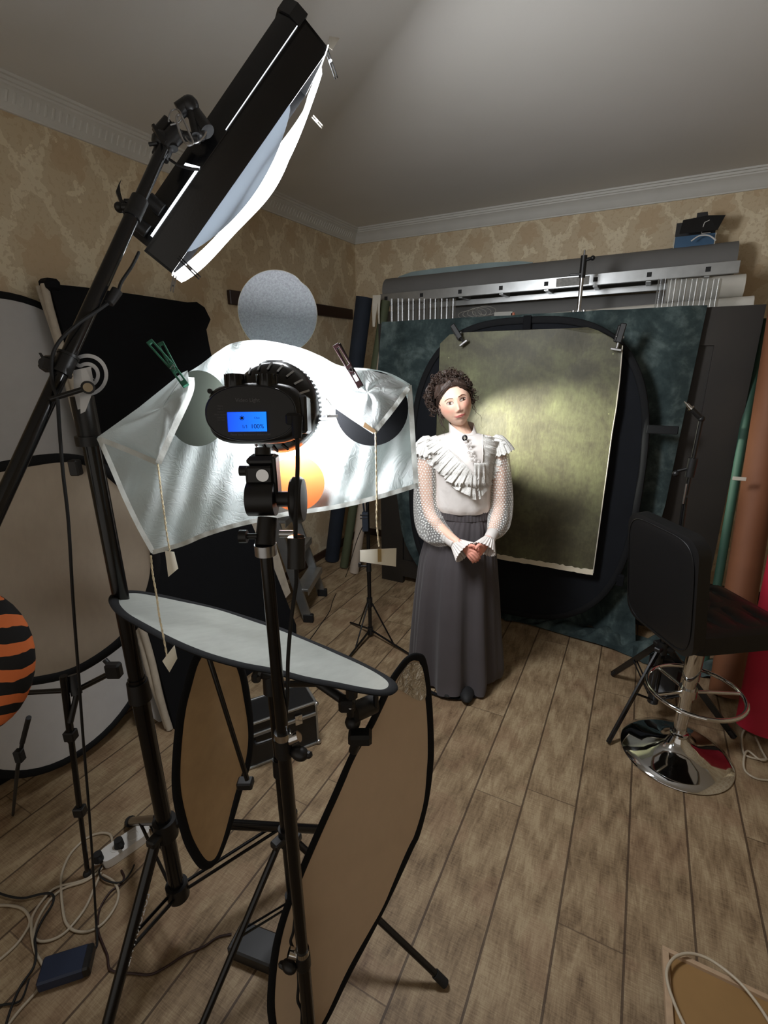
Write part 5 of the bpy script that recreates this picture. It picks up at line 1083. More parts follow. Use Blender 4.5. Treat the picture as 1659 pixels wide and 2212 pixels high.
def brick(c, a, b, w_, h, m_, label, name='power_adapter'):
    A, B_ = fl(*a), fl(*b); d = (B_-A).normalized(); n_ = V((-d.y, d.x, 0)); c = (A+B_)/2; o = thing(name, c, label, 'power adapter'); L = (B_-A).length
    m = MB(); m.box(c+ZU*(h/2+.002), (L*.82, w_, h), (d, n_, ZU), .005); m.build('case', m_, o); m = MB(); m.box(c+d*L*.42+ZU*(h/2+.002), (L*.16, w_*.98, h*.96), (d, n_, ZU), .005); m.build('end_cap', M['black_plastic'], o)
    return o, d, c
o, d, c = brick(None, (80, 2120), (203, 2080), .075, .038, mat('dark_blue_plastic', (26, 38, 62), .5), 'dark blue power adapter on the floor at the lower left')
m = MB(); m.tube(crom([c-d*.09+ZU*.02, fl(45, 2160, .01), fl(10, 2170, .006), fl(-30, 2176, .006)], 6), .003, 6); m.build('output_lead', M['black_rubber'], o)
brick(None, (500, 2035), (612, 2080), .085, .045, M['black_plastic'], 'black power adapter on the floor behind the large beige reflector')
# white cable and adapter by the red roll
wa = fl(1648, 1580)
o = thing('white_adapter', wa, 'crumpled white plug adapter on the floor beside the red roll', 'adapter'); m = MB(); m.box(wa+ZU*.035+V((.02, 0, 0)), (.075, .06, .045), (V((.9, .3, .2)).normalized(), V((-.3, .9, 0)).normalized(), V((-.2, -.05, .97)).normalized()), .012); m.build('body', M['white_plastic'], o)
floor_cable([(1640, 1572), (1618, 1568), (1604, 1585), (1604, 1615), (1612, 1632), (1640, 1640), (1665, 1640)], .0045, M['cream_cable'], 'white cable loop nearest the red roll', [.03, .02, .01, .006, .006, .006, .006])
floor_cable([(1632, 1592), (1645, 1620), (1655, 1640), (1640, 1640), (1615, 1622), (1607, 1640), (1610, 1665), (1635, 1682), (1670, 1686)], .0045, M['cream_cable'], 'white cable forming the lower loop beside the right frame edge', [.02, .012, .01, .014, .014, .008, .006, .006, .006])
# framed board at the lower right with a white cable over it
wa_, wb_ = fl(1427, 2057), fl(1668, 2172); wd = (wb_-wa_).normalized(); wn = V((wd.y, -wd.x, 0)); wn = wn if wn.y < 0 else -wn; tl = (wn*.97+ZU*.24).normalized()
nrm = wd.cross(tl).normalized(); nrm = nrm if nrm.z > 0 else -nrm
wb3 = thing('framed_wood_board', wa_, 'light framed wooden board tipped up on the floor at the lower right corner', 'board'); Wl, Wh = .62, .42
c0_ = wa_+ZU*.02
M['light_wood'] = mat('pale_wood', (176, 150, 122), .6, var=.1, scale=30); M['ply'] = mat('plywood_tan', (140, 108, 66), .65, var=.08, scale=12)
m = MB(); m.box(c0_+wd*Wl/2+tl*Wh/2-nrm*.004, (Wl-.01, Wh-.01, .008), (wd, tl, nrm)); m.build('plywood_sheet', M['ply'], wb3)
for a, sz in ((c0_+wd*Wl/2+tl*.0075, (Wl, .015, .02)), (c0_+wd*Wl/2+tl*(Wh-.0075), (Wl, .015, .02)), (c0_+wd*.0085+tl*Wh/2, (.017, Wh-.03, .02)), (c0_+wd*(Wl-.0085)+tl*Wh/2, (.017, Wh-.03, .02))):
    m = MB(); m.box(a, sz, (wd, tl, nrm), .001); m.build('frame_strip', M['light_wood'], wb3)
m = MB(); m.box(c0_+wd*Wl/2+wn*(Wh*.97-.03)+ZU*.028, (Wl*.9, .03, .09), (wd, wn, ZU)); m.build('rear_support', M['ply'], wb3)
cz = lambda u, v: apl(u, v, c0_+nrm*.022, nrm)
m = MB(); m.tube(crom([cz(*q) for q in ((1482, 2222), (1462, 2180), (1444, 2130), (1441, 2095), (1458, 2068), (1492, 2060), (1535, 2074), (1590, 2115), (1630, 2160), (1660, 2205), (1680, 2240))], 8), .0042, 8); m.build('cable', M['cream_cable'], label='white cable arched over the framed wooden board at the lower right', cat='cable', smooth=60)
q = ad(1668, 2190, 1.0)
# ================================================================ the woman
from mathutils.bvhtree import BVHTree
from mathutils import noise as mnoise
WB = V((-.757, 2.28, 0)); hh = V((WB.x, WB.y, 0)).normalized(); LX = V((hh.y, -hh.x, 0)); LY = -hh
def Wp(u, v, d=0.0): return apl(u, v, WB+LY*d, LY)
person = thing('person', WB, 'young woman in white ruffled blouse and long dark grey skirt, standing with hands clasped', 'person')
# ---- head, local axes hx (image right), hy (up the face), hz (out of the face)
hc = Wp(982, 870, .02)
rollA, yawA, pitA = math.radians(-17), math.radians(9), math.radians(4)
hz = (LY*cos(yawA)+LX*sin(yawA)); hz = (hz*cos(pitA)+ZU*sin(pitA)*-.0).normalized()
hz = (hz+ZU*.02).normalized(); hx0 = ZU.cross(hz).normalized(); hy0 = hz.cross(hx0); th_ = math.radians(17)
hx = hx0*cos(th_)+hy0*sin(th_); hy = hy0*cos(th_)-hx0*sin(th_)
HS = 1.0
def G(x, y, cx, cy, sx, sy): return math.exp(-((x-cx)/sx)**2-((y-cy)/sy)**2)
def head_pt(th, ph):      # th from the crown, ph around (0 = face)
    y = cos(th); s_ = sin(th); x = s_*sin(ph); z = s_*cos(ph)
    X = x*.0775; Y = y*.112; Z = z*(.088 if z > 0 else .098)
    if Y < 0:
        k = -Y/.112; X *= 1-.29*k**2.2; Z *= (1-.10*k**2) if z > 0 else (1-.55*k**1.2)
        if z > 0: Z += .004*k
    else: Z -= .012*(Y/.112)**2 if z > 0 else 0; X *= 1+.02*sin(pi*min(1, Y/.09))
    if z > 0:
        f = z**.5; ax_ = abs(X)
        d = 0
        d += .0045*G(ax_, Y, .020, .030, .022, .010)                    # brow
        d -= .0065*G(ax_, Y, .031, .012, .014, .010)                    # sockets
        d += .0040*G(X, Y, 0, .006, .009, .020)+.0100*G(X, Y, 0, -.020, .0080, .016)+.0070*G(X, Y, 0, -.028, .0095, .007)
        d += .0060*G(ax_, Y, .0115, -.033, .0055, .0055)                 # wings
        d += .0055*G(ax_, Y, .036, -.022, .020, .018)                    # cheeks
        d += .0050*G(X, Y, 0, -.056, .026, .013)-.0022*G(X, Y, 0, -.0435, .006, .004)
        d -= .0040*G(X, Y, 0, -.0735, .020, .005); d += .0065*G(X, Y, 0, -.092, .017, .012)
        d -= .0030*G(ax_, Y, .030, -.058, .006, .008)
        Z += d*f
    return V((X, Y, Z))
def HL(p): return hc+(hx*p.x+hy*p.y+hz*p.z)*HS
NH, NP = 110, 150
hv = []; hf = []
for j in range(NH+1):
    for i in range(NP): hv.append(head_pt(pi*j/NH, 2*pi*i/NP-pi))
for j in range(NH):
    for i in range(NP): hf.append((j*NP+i, (j+1)*NP+i, (j+1)*NP+(i+1) % NP, j*NP+(i+1) % NP))
bvh = BVHTree.FromPolygons(hv, hf)
def fz(x, y):
    h = bvh.ray_cast(V((x, y, .3)), V((0, 0, -1)))[0]; return h.z if h else 0.0
def FP_(x, y, e=0.0): return HL(V((x, y, fz(x, y)+e)))
# ---- skeleton of the body (one skinned chain), joints in metres
sk = []; se = []
def J(p, r, par=None): sk.append((V(p), r)); (se.append((par, len(sk)-1)) if par is not None else None); return len(sk)-1
zW = lambda v: Wp(1000, v).z
C0 = lambda u, v, d: Wp(u, v, d)
pel = J(C0(1000, 1150, -.0), .095)
wai = J(C0(1001, 1095, .0), .078, pel); che = J(C0(1004, 1020, .0), .108, wai); upc = J(C0(1003, 975, -.005), .095, che); nb = J(C0(1001, 945, -.012), .060, upc)
nk = J(C0(995, 925, -.010), .041, nb); nk2 = J(HL(V((0, -.060, -.020))), .041, nk); J(HL(V((0, -.02, -.02))), .05, nk2)
palms = {}
for s_, pts in (('L', ((945, 962, -.01, .052), (919, 974, 0, .047), (918, 1030, .0, .040), (922, 1085, .01, .036), (928, 1112, .03, .034), (950, 1140, .09, .031), (975, 1162, .155, .025), (993, 1175, .19, .021))),
                ('R', ((1055, 960, -.01, .052), (1077, 972, 0, .047), (1079, 1030, .0, .040), (1079, 1085, .0, .036), (1076, 1108, .02, .034), (1068, 1135, .08, .031), (1060, 1156, .15, .024), (1052, 1170, .19, .021)))):
    par = upc
    for (u, v, d, r) in pts: par = J(C0(u, v, d), r, par)
    palms[s_] = par
for sx_ in (-1, 1):
    a = J((WB+LX*.09*sx_+ZU*.86), .075, pel); b = J(WB+LX*.085*sx_+ZU*.48+LY*.01, .055, a); c = J(WB+LX*.08*sx_+ZU*.09, .037, b); J(WB+LX*.09*sx_+ZU*.04+LY*.12, .028, c)
# hands: palms then five separate fingers each
def chain(par, pts):
    for (u, v, d, r) in pts: par = J(C0(u, v, d), r, par)
    return par
pa = chain(palms['L'], ((1004, 1181, .205, .019), (1012, 1187, .215, .021)))
for pts in (((1019, 1188, .225, .0088), (1027, 1193, .232, .0078), (1034, 1201, .228, .0070), (1037, 1207, .215, .0062)),
            ((1016, 1192, .226, .0088), (1024, 1198, .232, .0078), (1031, 1206, .228, .0070), (1033, 1212, .214, .0062)),
            ((1012, 1195, .224, .0086), (1019, 1202, .230, .0076), (1026, 1210, .226, .0068), (1028, 1215, .213, .0060)),
            ((1008, 1197, .220, .0080), (1014, 1205, .225, .0070), (1020, 1212, .220, .0062), (1022, 1216, .210, .0055)),
            ((1012, 1180, .222, .0095), (1019, 1178, .236, .0085), (1027, 1180, .240, .0075))): chain(pa, pts)
pb2 = chain(palms['R'], ((1046, 1178, .205, .019), (1040, 1184, .215, .0205)))
for pts in (((1033, 1182, .218, .0088), (1024, 1184, .212, .0078), (1016, 1190, .200, .0070)),
            ((1034, 1188, .216, .0088), (1026, 1192, .208, .0078), (1018, 1198, .196, .0070)),
            ((1036, 1193, .214, .0086), (1028, 1199, .204, .0076), (1021, 1205, .192, .0068)),
            ((1039, 1197, .212, .0080), (1032, 1204, .202, .0070), (1026, 1210, .190, .0062)),
            ((1040, 1178, .232, .0095), (1034, 1177, .246, .0088), (1029, 1183, .250, .0080), (1028, 1188, .248, .0068))): chain(pb2, pts)
me = bpy.data.meshes.new('sk'); me.from_pydata([tuple(p) for p, r in sk], se, []); ob = bpy.data.objects.new('sk', me); sc.collection.objects.link(ob)
md = ob.modifiers.new('s', 'SKIN'); sd = me.skin_vertices[0].data
for i, (p, r) in enumerate(sk): sd[i].radius = (r, r)
sd[0].use_root = True; md.use_smooth_shade = True
m2 = ob.modifiers.new('u', 'SUBSURF'); m2.levels = 2; m2.render_levels = 2
me2 = bpy.data.meshes.new_from_object(ob.evaluated_get(bpy.context.evaluated_depsgraph_get())); bpy.data.objects.remove(ob)
vs = [v.co.copy() for v in me2.vertices]; fs = [tuple(p.vertices) for p in me2.polygons]; o_ = len(vs)
vs += [HL(p) for p in hv]; fs += [tuple(i+o_ for i in f) for f in hf]; o_ = len(vs)
# ears
for sx_ in (-1, 1):
    tb_ = MB(); c = HL(V((.071*sx_, -.006, -.008))); tb_.ball(c, 1, 16, (.0065, .011, .029), ((hx*.8+hz*-.6*sx_*sx_*sx_).normalized(), hz, hy)); vs += tb_.v; fs += [tuple(i+o_ for i in f) for f in tb_.f]; o_ = len(vs)
me3 = bpy.data.meshes.new('b'); me3.from_pydata([tuple(p) for p in vs], [], fs); ob = bpy.data.objects.new('b', me3); sc.collection.objects.link(ob)
rm_ = ob.modifiers.new('r', 'REMESH'); rm_.mode = 'VOXEL'; rm_.voxel_size = .0026; rm_.use_smooth_shade = True
me4 = bpy.data.meshes.new_from_object(ob.evaluated_get(bpy.context.evaluated_depsgraph_get())); bpy.data.objects.remove(ob)
me4.name = 'body'; ca = me4.color_attributes.new('tone', 'FLOAT_COLOR', 'POINT'); cols = []
for v in me4.vertices:
    q = v.co-hc; l = V((q.dot(hx), q.dot(hy), q.dot(hz)))/HS; b = 0.0
    if l.length < .15:
        b = .62*G(abs(l.x), l.y, .046, -.014, .030, .026)*(l.z > .02)+.35*G(l.x, l.y, 0, -.03, .012, .01)*(l.z > .05)
    elif (v.co-C0(1028, 1192, .2)).length < .10: b = .75
    cols += [b, 0, 0, 1]
ca.data.foreach_set('color', cols)
for v in me4.vertices: v.co -= WB
me4.polygons.foreach_set('use_smooth', [True]*len(me4.polygons))
t = NT('skin'); at_ = t.n('Attribute', attribute_name='tone'); nz = t.noise(t.obj(), 30, 3)
t.set('Base Color', t.mix(t.n('SeparateColor', {0: at_.outputs[0]}).outputs[0], t.mix(nz, lin(232, 190, 166), lin(238, 200, 178)), lin(226, 142, 124))).set('Roughness', .45).set('Subsurface Weight', .15).set('Subsurface Radius', (.012, .005, .003)).set('Subsurface Scale', 1.0).set('Specular IOR Level', .4)
me4.materials.clear(); me4.materials.append(t.m); M['skin'] = t.m
bo = bpy.data.objects.new('body', me4); sc.collection.objects.link(bo); bo.parent = person
# eyes, brows, lips
M['eye_white'] = mat('eye_white', (196, 180, 170), .35, var=.02); M['iris'] = mat('iris_brown', (48, 28, 18), .2, var=.1); M['lash'] = mat('lash_dark', (70, 46, 38), .8); M['brow'] = mat('brow_brown', (138, 102, 82), .9); M['lip'] = mat('lip_rose', (200, 112, 104), .45, var=.06); M['hair'] = mat('brown_hair', (52, 37, 29), .6, var=.3, scale=40)
for sx_ in (-1, 1):
    ex, ey = .0305*sx_, .0105
    def alm(k, n=26): return [(ex+.0150*k*cos(a), ey+(.0070 if sin(a) > 0 else .0046)*k*math.copysign(abs(sin(a))**.8, sin(a))+.0012*cos(a)*sx_) for a in [2*pi*i/n for i in range(n)]]
    o_l = [FP_(x, y, .0012) for x, y in alm(1)]; m = MB(); c_ = FP_(ex, ey, .0032); m.add([c_]+[c_+(p-c_)*.5+hz*.0006 for p in o_l]+o_l, [(0, 1+i, 1+(i+1) % 26) for i in range(26)]+[(1+i, 27+i, 27+(i+1) % 26, 1+(i+1) % 26) for i in range(26)]); e = m.build('eye', M['eye_white'], person)
    ix_ = ex+.0022; m = MB(); q = FP_(ix_, ey+.0008, .0036); m.lathe(q, hz, [(.0068, -.001), (.0062, .0006), (0, .0012)], 20); m.build('iris', M['iris'], e)
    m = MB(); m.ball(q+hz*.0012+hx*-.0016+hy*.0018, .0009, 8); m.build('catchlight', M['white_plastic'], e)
    up_l = [FP_(x, y+.0004, .0022) for x, y in alm(1.06)][0:14]; m = MB(); m.tube(up_l, [.0003+.0009*abs(sin(pi*i/13))**.6 for i in range(14)], 6); m.build('upper_lash', M['lash'], person)
    lo_l = [FP_(x, y, .0012) for x, y in alm(1.05)][14:26]; m = MB(); m.tube(lo_l, .00045, 5); m.build('lower_lash', M['lash'], person)
    bp = [(.0125, .0290), (.021, .0315), (.031, .0335), (.041, .0310), (.0500, .0245)]; P_ = crom([FP_(x*sx_, y, .0008) for x, y in bp], 6); n_ = len(P_)
    m = MB(); m.tube(P_, [.0010+.0024*sin(pi*(.15+.8*i/n_))*(1-.35*i/n_) for i in range(n_)], 6, flat=.5, up=hy); m.build('eyebrow', M['brow'], person)
def lipgrid(top, bot, bulge):
    def fn(u, v):
        a, b = lerp(top, u), lerp(bot, u); x = -.0270+.054*u; y = a+(b-a)*v; k = sin(pi*v)*sin(pi*min(max(u, .02), .98))**.6; return FP_(x, y, .0009+bulge*k)
    m = MB(); m.grid(30, 8, fn); return m
mid = [(0, -.0545), (.2, -.0575), (.5, -.0580), (.8, -.0575), (1, -.0545)]
lipgrid([(0, -.0542), (.25, -.0530), (.42, -.0498), (.5, -.0512), (.58, -.0498), (.75, -.0530), (1, -.0542)], mid, .0018).build('upper_lip', M['lip'], person, smooth=80)
lipgrid(mid, [(0, -.0546), (.2, -.0625), (.5, -.0672), (.8, -.0625), (1, -.0546)], .0026).build('lower_lip', M['lip'], person, smooth=80)
m = MB(); m.tube([FP_(-.0285+.057*i/20, lerp(mid, i/20)+(.0012 if i in (0, 20) else 0), .0011) for i in range(21)], .00055, 5); m.build('mouth_line', mat('mouth_shadow', (140, 70, 62), .8), person)
m = MB()
for sx_ in (-1, 1): m.ball(FP_(.0062*sx_, -.0385, -.0002), .0022, 8, (1.2, .6, .6), (hx, hy, hz))
m.build('nostrils', mat('nostril', (120, 62, 52), .8), person)
# ---- hair: a fitted cap plus piled curls
hr = MB(); rr_ = random.Random(11)
def hairline(x): return .073-.40*abs(x)*abs(x)/.06-.0*abs(x)
keep = {}
hvv = []; 
for j in range(0, NH+1):
    for i in range(NP): 
        p = head_pt(pi*j/NH, 2*pi*i/NP-pi); n1 = mnoise.noise(p*60)
        k = 1.135+.07*max(0, p.y/.11)*(p.z < .045)+.035*n1*(p.z < .05)+.05*mnoise.noise(p*32+V((5, 1, 2)))*(p.z < .04)+.006*sin(i*1.9+p.y*30)+.05*(p.x < -.02)*(p.z < .02)
        q = V((p.x*k, p.y*k, p.z*k)); hvv.append(q)
def inhair(p):
    if p.z > .012 and p.y < hairline(p.x): return False
    if p.y < -.055+(.03 if p.z > -.03 else 0): return False
    return True
fsx = [f for f in hf if all(inhair(hv[i]) for i in f)]
use = sorted({i for f in fsx for i in f}); mp = {a: b for b, a in enumerate(use)}
hr.add([HL(hvv[i]) for i in use], [tuple(mp[i] for i in f) for f in fsx])
def strand(pts, r, n=5): hr.tube([HL(V(p)) for p in crom(pts, 4)], r, n)
# swept locks from the parting over the temples
for k in range(90):
    s_ = -1 if k % 2 else 1; t_ = rr_.random()
    x0 = (.002+.03*t_)*s_; y0 = .090-.010*t_+.010*rr_.random(); p0 = (x0, y0, .070-.02*t_); p1 = (s_*(.040+.015*rr_.random()), .066-.02*t_+.012*rr_.random(), .060-.01*t_); p2 = (s_*(.070+.008*rr_.random()), .03+.02*rr_.random(), .018+.02*rr_.random()); p3 = (s_*(.080+.01*rr_.random()), .02*rr_.random()-.01, -.02)
    strand([p0, p1, p2, p3], .0022)
for k in range(760):
    a = rr_.uniform(0, 2*pi); b = rr_.uniform(-.35, 1.35)
    dx, dy, dz = cos(b)*sin(a), sin(b), cos(b)*cos(a)
    if dz > .30 and dy < .80: continue
    R0 = (.095+.022*rr_.random()+.008*(dy > .3))*(1+.10*mnoise.noise(V((dx, dy, dz))*3.0)+(.05 if dx < -.2 and dy > -.1 else 0))
    c = V((dx*R0*(.90 if dx > 0 else 1.04), dy*R0*1.12+.012, dz*R0-.012)); rad = rr_.uniform(.006, .015); u_ = V((rr_.gauss(0, 1), rr_.gauss(0, 1), rr_.gauss(0, 1))).normalized(); w_ = u_.orthogonal().normalized(); w2 = u_.cross(w_)
    turns = rr_.uniform(.7, 1.8); n_ = int(10*turns)+3
    hr.tube([HL(c+w_*cos(2*pi*turns*i/n_)*rad*(1-.3*i/n_)+w2*sin(2*pi*turns*i/n_)*rad*(1-.3*i/n_)+u_*rad*1.6*(i/n_-.5)) for i in range(n_+1)], rr_.uniform(.0010, .0024), 4)
for k in range(90):   # flyaway wisps
    a = rr_.uniform(0, 2*pi); b = rr_.uniform(-.2, 1.3); d = V((cos(b)*sin(a), sin(b), cos(b)*cos(a)))
    if d.z > .4: continue
    p = d*.105; strand([tuple(p), tuple(p*1.12+V((rr_.uniform(-.01, .01), rr_.uniform(-.01, .012), 0))), tuple(p*1.20+V((rr_.uniform(-.02, .02), rr_.uniform(-.02, .01), 0)))], .0005, 3)
def tendril(x0, y0, z0, L_, amp, turns, r, sway=0):
    n_ = int(turns*10); hr.tube([HL(V((x0+sway*t_+amp*sin(2*pi*turns*t_), y0-L_*t_, z0+amp*cos(2*pi*turns*t_)))) for t_ in [i/n_ for i in range(n_+1)]], [r*(1-.6*i/n_) for i in range(n_+1)], 5)
tendril(-.076, .02, .030, .13, .006, 2.2, .0022, -.004); tendril(-.074, .03, .022, .15, .007, 2.6, .0026, -.012); tendril(-.080, .02, .0, .10, .008, 2.0, .0030, -.004); tendril(-.082, .0, -.01, .09, .007, 2.0, .0032)
tendril(.076, .03, .028, .11, .006, 1.6, .0020, .004); tendril(.079, -.0, .02, .15, .008, 1.8, .0011, .022); tendril(.080, .03, .01, .09, .006, 2.0, .0030, .0); tendril(-.086, -.01, .0, .13, .005, 2.5, .0012, -.006)
hr.build('hair', M['hair'], person, smooth=70)
m = MB(); m.ball(HL(V((-.0725, -.030, .004))), .0035, 10); m.build('pearl_earring', M['off_white'], person)

# ---- skirt
t = NT('skirt_grey'); t.set('Base Color', t.ramp(t.noise(t.obj(), 3, 3), [(.3, lin(64, 59, 61)), (.7, lin(70, 65, 67))])).set('Roughness', .85).set('Sheen Weight', .1); t.bump(t.noise(t.geo(), 500, 2), .1, .0005); M['skirt'] = t.m
def hw(v, uL, uR): a, b = Wp(uL, v), Wp(uR, v); return (a+b)/2, (b-a).length/2
prof = []
for v, uL, uR, dp in ((1097, 947, 1055, .088), (1116, 945, 1057, .092), (1130, 934, 1062, .105), (1165, 920, 1066, .125), (1210, 908, 1069, .15), (1280, 900, 1072, .175), (1360, 894, 1074, .20), (1430, 890, 1077, .218)): c, r = hw(v, uL, uR); prof.append((c.z, c, r, dp))
c, r = hw(1430, 888, 1078); prof.append((.03, V((c.x, c.y, .03)), .235, .228))
prof.sort(key=lambda q: q[0])
def interp(z):
    for a, b in zip(prof, prof[1:]):
        if z <= b[0]: k = (z-a[0])/(b[0]-a[0]); return a[1]+(b[1]-a[1])*k, a[2]+(b[2]-a[2])*k, a[3]+(b[3]-a[3])*k
    return prof[-1][1], prof[-1][2], prof[-1][3]
ztop = prof[-1][0]; zwb = prof[-2][0]
def skirt_pt(u, v):
    z = zwb+(.035-zwb)*v; c, rx, ry = interp(z); a = 2*pi*u
    am = .004+.022*v; f = sin(a*8+.6)+.55*sin(a*13+1.7)+.35*sin(a*5)
    f = math.copysign(abs(f)**.8, f)*am+.0025*(1-v)**3*sin(a*34)
    k = 1+f/max(rx, .05)
    zz_ = z-.010*sin(a*8)*v**3*0; p = c+LX*cos(a)*rx*k+LY*sin(a)*ry*k; p.z = z-(.018*(1+sin(a*6+2))*.5*(v > .97)) ; return p
m = MB(); m.grid(260, 70, lambda u, v: skirt_pt(u, v), .0018, wrap=True); sk_ = m.build('skirt', M['skirt'], person, smooth=70)
def band(u, v):
    z = zwb+.002+(ztop-zwb+.006)*(1-v); c, rx, ry = interp(z); a = 2*pi*u; k = 1+.035+.014*sin(a*46)+.01*sin(pi*v); p = c+LX*cos(a)*rx*k+LY*sin(a)*ry*k; p.z = z; return p
m = MB(); m.grid(300, 10, band, .0015, wrap=True); m.build('waistband', M['skirt'], sk_, smooth=70)
m = MB(); c, rx, ry = interp(.03); m.tube([V((c.x, c.y, .014))+LX*cos(a)*(rx-.004)+LY*sin(a)*(ry+.002) for a in [math.radians(60+150*i/40) for i in range(41)]], .010, 8, flat=.6); m.build('black_underskirt_hem', M['black_cloth'], sk_)
for dx in (-.03, .07):
    m = MB(); q = V((c.x, c.y, 0))+LX*dx; X3 = (LX, LY, ZU); m.ball(q+LY*(.165 if dx < 0 else .19)+ZU*.030, 1, 20, (.040, .085, .030), X3); m.build('shoe', M['black_rubber'], person)

# ---- blouse
t = NT('white_satin'); t.set('Base Color', lin(222, 216, 211)).set('Roughness', .55).set('Sheen Weight', .1); t.bump(t.noise(t.obj(), 11, 3, .5, .3), .5, .015); M['satin'] = t.m
t = NT('white_lace'); n1 = t.n('TexVoronoi', {'Vector': t.obj(), 'Scale': 420.0}).outputs[0]; t.set('Base Color', t.ramp(n1, [(.1, lin(238, 236, 231)), (.6, lin(224, 222, 217))])).set('Roughness', .85); t.bump(n1, .5, .002)
tp = t.n('BsdfTransparent'); mx = t.n('MixShader', {0: t.ma('MULTIPLY', t.ma('GREATER_THAN', n1, .55), .25), 1: t.b.outputs[0], 2: tp.outputs[0]}); t.t.links.new(mx.outputs[0], t.out.inputs[0]); M['lace'] = t.m
bl = MB(); rows = []
for v, uL, uR, df, db in ((934, 974, 1026, .045, .055), (939, 955, 1045, .060, .070), (946, 932, 1066, .080, .085), (957, 919, 1078, .098, .095), (972, 922, 1075, .112, .10), (990, 934, 1068, .126, .10), (1012, 940, 1065, .136, .10), (1035, 943, 1063, .132, .10), (1060, 942, 1061, .118, .098), (1080, 941, 1060, .112, .096), (1092, 941, 1060, .112, .096), (1101, 946, 1056, .098, .09)):
    c, r = hw(v, uL, uR); rows.append([c+LX*cos(a)*r+LY*(sin(a)*(df if sin(a) > 0 else db)+ .004*sin(a*9+v*.05)*(v > 1020)) for a in [2*pi*i/80 for i in range(80)]])
n_ = 80; vs = [p for r in rows for p in r]; bl.add(vs, [((i+1)*n_+k, (i+1)*n_+(k+1) % n_, i*n_+(k+1) % n_, i*n_+k) for i in range(len(rows)-1) for k in range(n_)])
blo = bl.build('blouse', M['satin'], person, smooth=80)
ss = blo.modifiers.new('sub', 'SUBSURF'); ss.levels = 1; ss.render_levels = 1
def chest(u, v, e=0.0):     # point on the blouse front seen at photo position
    b_ = Wp(u, v, 0); 
    rs = [(r[0]+r[40])/2 for r in rows]; i = min(range(len(rows)), key=lambda k: abs(rs[k].z-b_.z)); c = rs[i]; r = (rows[i][0]-rows[i][40]).length/2; df = (rows[i][20]-c).dot(LY)
    x = max(-.995, min(.995, (b_-c).dot(LX)/r)); return Wp(u, v, df*math.sqrt(1-x*x)+e)
# V ruffle
def ruf(inner, outer, n_pl, seed, e0=.010, e1=.030):
    def fn(u, v):
        a, b = crom_at(inner, u), crom_at(outer, u); U = a[0]+(b[0]-a[0])*v; Vv = a[1]+(b[1]-a[1])*v
        w_ = sin(u*2*pi*n_pl+seed+1.1*sin(u*7+seed))+.5*sin(u*2*pi*n_pl*2.3+seed*2+v); U += 2.6*w_*v; Vv += 1.5*sin(u*41+seed)*v; e = e0+(e1-e0)*v+.0055*w_*v; return chest(U, Vv, e)
    m = MB(); m.grid(200, 12, fn, .0008); return m.build('ruffle', M['lace'], blo, smooth=70)
def crom_at(tab, u): return pline(tab, u)
ruf([(941, 940), (955, 953), (968, 966), (983, 981), (1000, 998), (1014, 1013), (1024, 1026)], [(899, 956), (906, 984), (928, 1004), (946, 1020), (965, 1038), (990, 1060), (1028, 1080)], 9, 0)
ruf([(1042, 938), (1043, 955), (1043, 970), (1043, 985), (1042, 998), (1038, 1012), (1030, 1026)], [(1086, 948), (1088, 968), (1084, 992), (1076, 1014), (1066, 1034), (1054, 1056), (1034, 1080)], 8, 1)
for tab in ([(941, 941), (968, 967), (1000, 1000), (1024, 1026)], [(1042, 939), (1043, 970), (1041, 1000), (1030, 1026)]):
    m = MB(); m.tube(crom([chest(u, v, .014) for u, v in tab], 10), .003, 6); m.build('ruffle_seam', M['satin'], blo)
def yoke(u, v):
    e = .014+.010*v+.006*sin(u*2*pi*9)*v; a = pline([(938, 938), (925, 944), (915, 950)], u); b = pline([(906, 946), (900, 962), (904, 982)], u)
    return chest(a[0]+(b[0]-a[0])*v, a[1]+(b[1]-a[1])*v, e)
for sg in (0, 1):     # shoulder frills standing over the sleeve heads
    cx_ = 921 if sg == 0 else 1074; c = Wp(cx_, 958, 0)
    a, b2_ = (Wp(925, 945, 0), Wp(913, 984, 0)) if sg == 0 else (Wp(1072, 943, 0), Wp(1083, 982, 0)); fx_, fy_, fz_ = frame(b2_-a); Lf = (b2_-a).length
    def frill(u, v, a=a, fx_=fx_, fy_=fy_, fz_=fz_, Lf=Lf):
        an = 2*pi*u; r = .004+.060*v**.45+(sin(an*13)+.5*sin(an*29+1))*.0035*v; return a+fz_*(Lf*(v-.1)+.004*sin(an*17+1)*v)+(fx_*cos(an)+fy_*sin(an))*r
    m = MB(); m.grid(170, 8, frill, .0008, wrap=True); m.build('shoulder_frill', M['lace'], blo, smooth=70)
# placket with lace flowers and buttons
m = MB()
for (u, v) in ((1006, 955), (1011, 962), (1017, 969), (1013, 977), (1021, 978), (1025, 986), (1018, 985), (1024, 996), (1033, 998), (1016, 957), (1028, 990), (1019, 994)):
    q = chest(u, v, .018)
    for k in range(6): m.ball(q+LX*cos(k*1.05)*.0055+ZU*sin(k*1.05)*.0055, .0038, 8, (1, 1, .7))
    m.ball(q+LY*.003, .003, 8)
m.build('lace_flowers', M['off_white'] if 0 else M['satin'], blo)
for (u, v) in ((1032, 1035), (1034, 1052), (1035, 1070)): m = MB(); m.ball(chest(u, v, .022), .0042, 10); m.build('button', M['white_plastic'], blo)
def jab(u, v): U = 1024+22*u+(3*sin(u*9))*v; Vv = 1000+60*v-8*abs(u-.5)*2*v; return chest(U, Vv, .020+.008*sin(u*14)*v)
m = MB(); m.grid(40, 20, jab, .0008); m.build('jabot', M['lace'], blo, smooth=70)
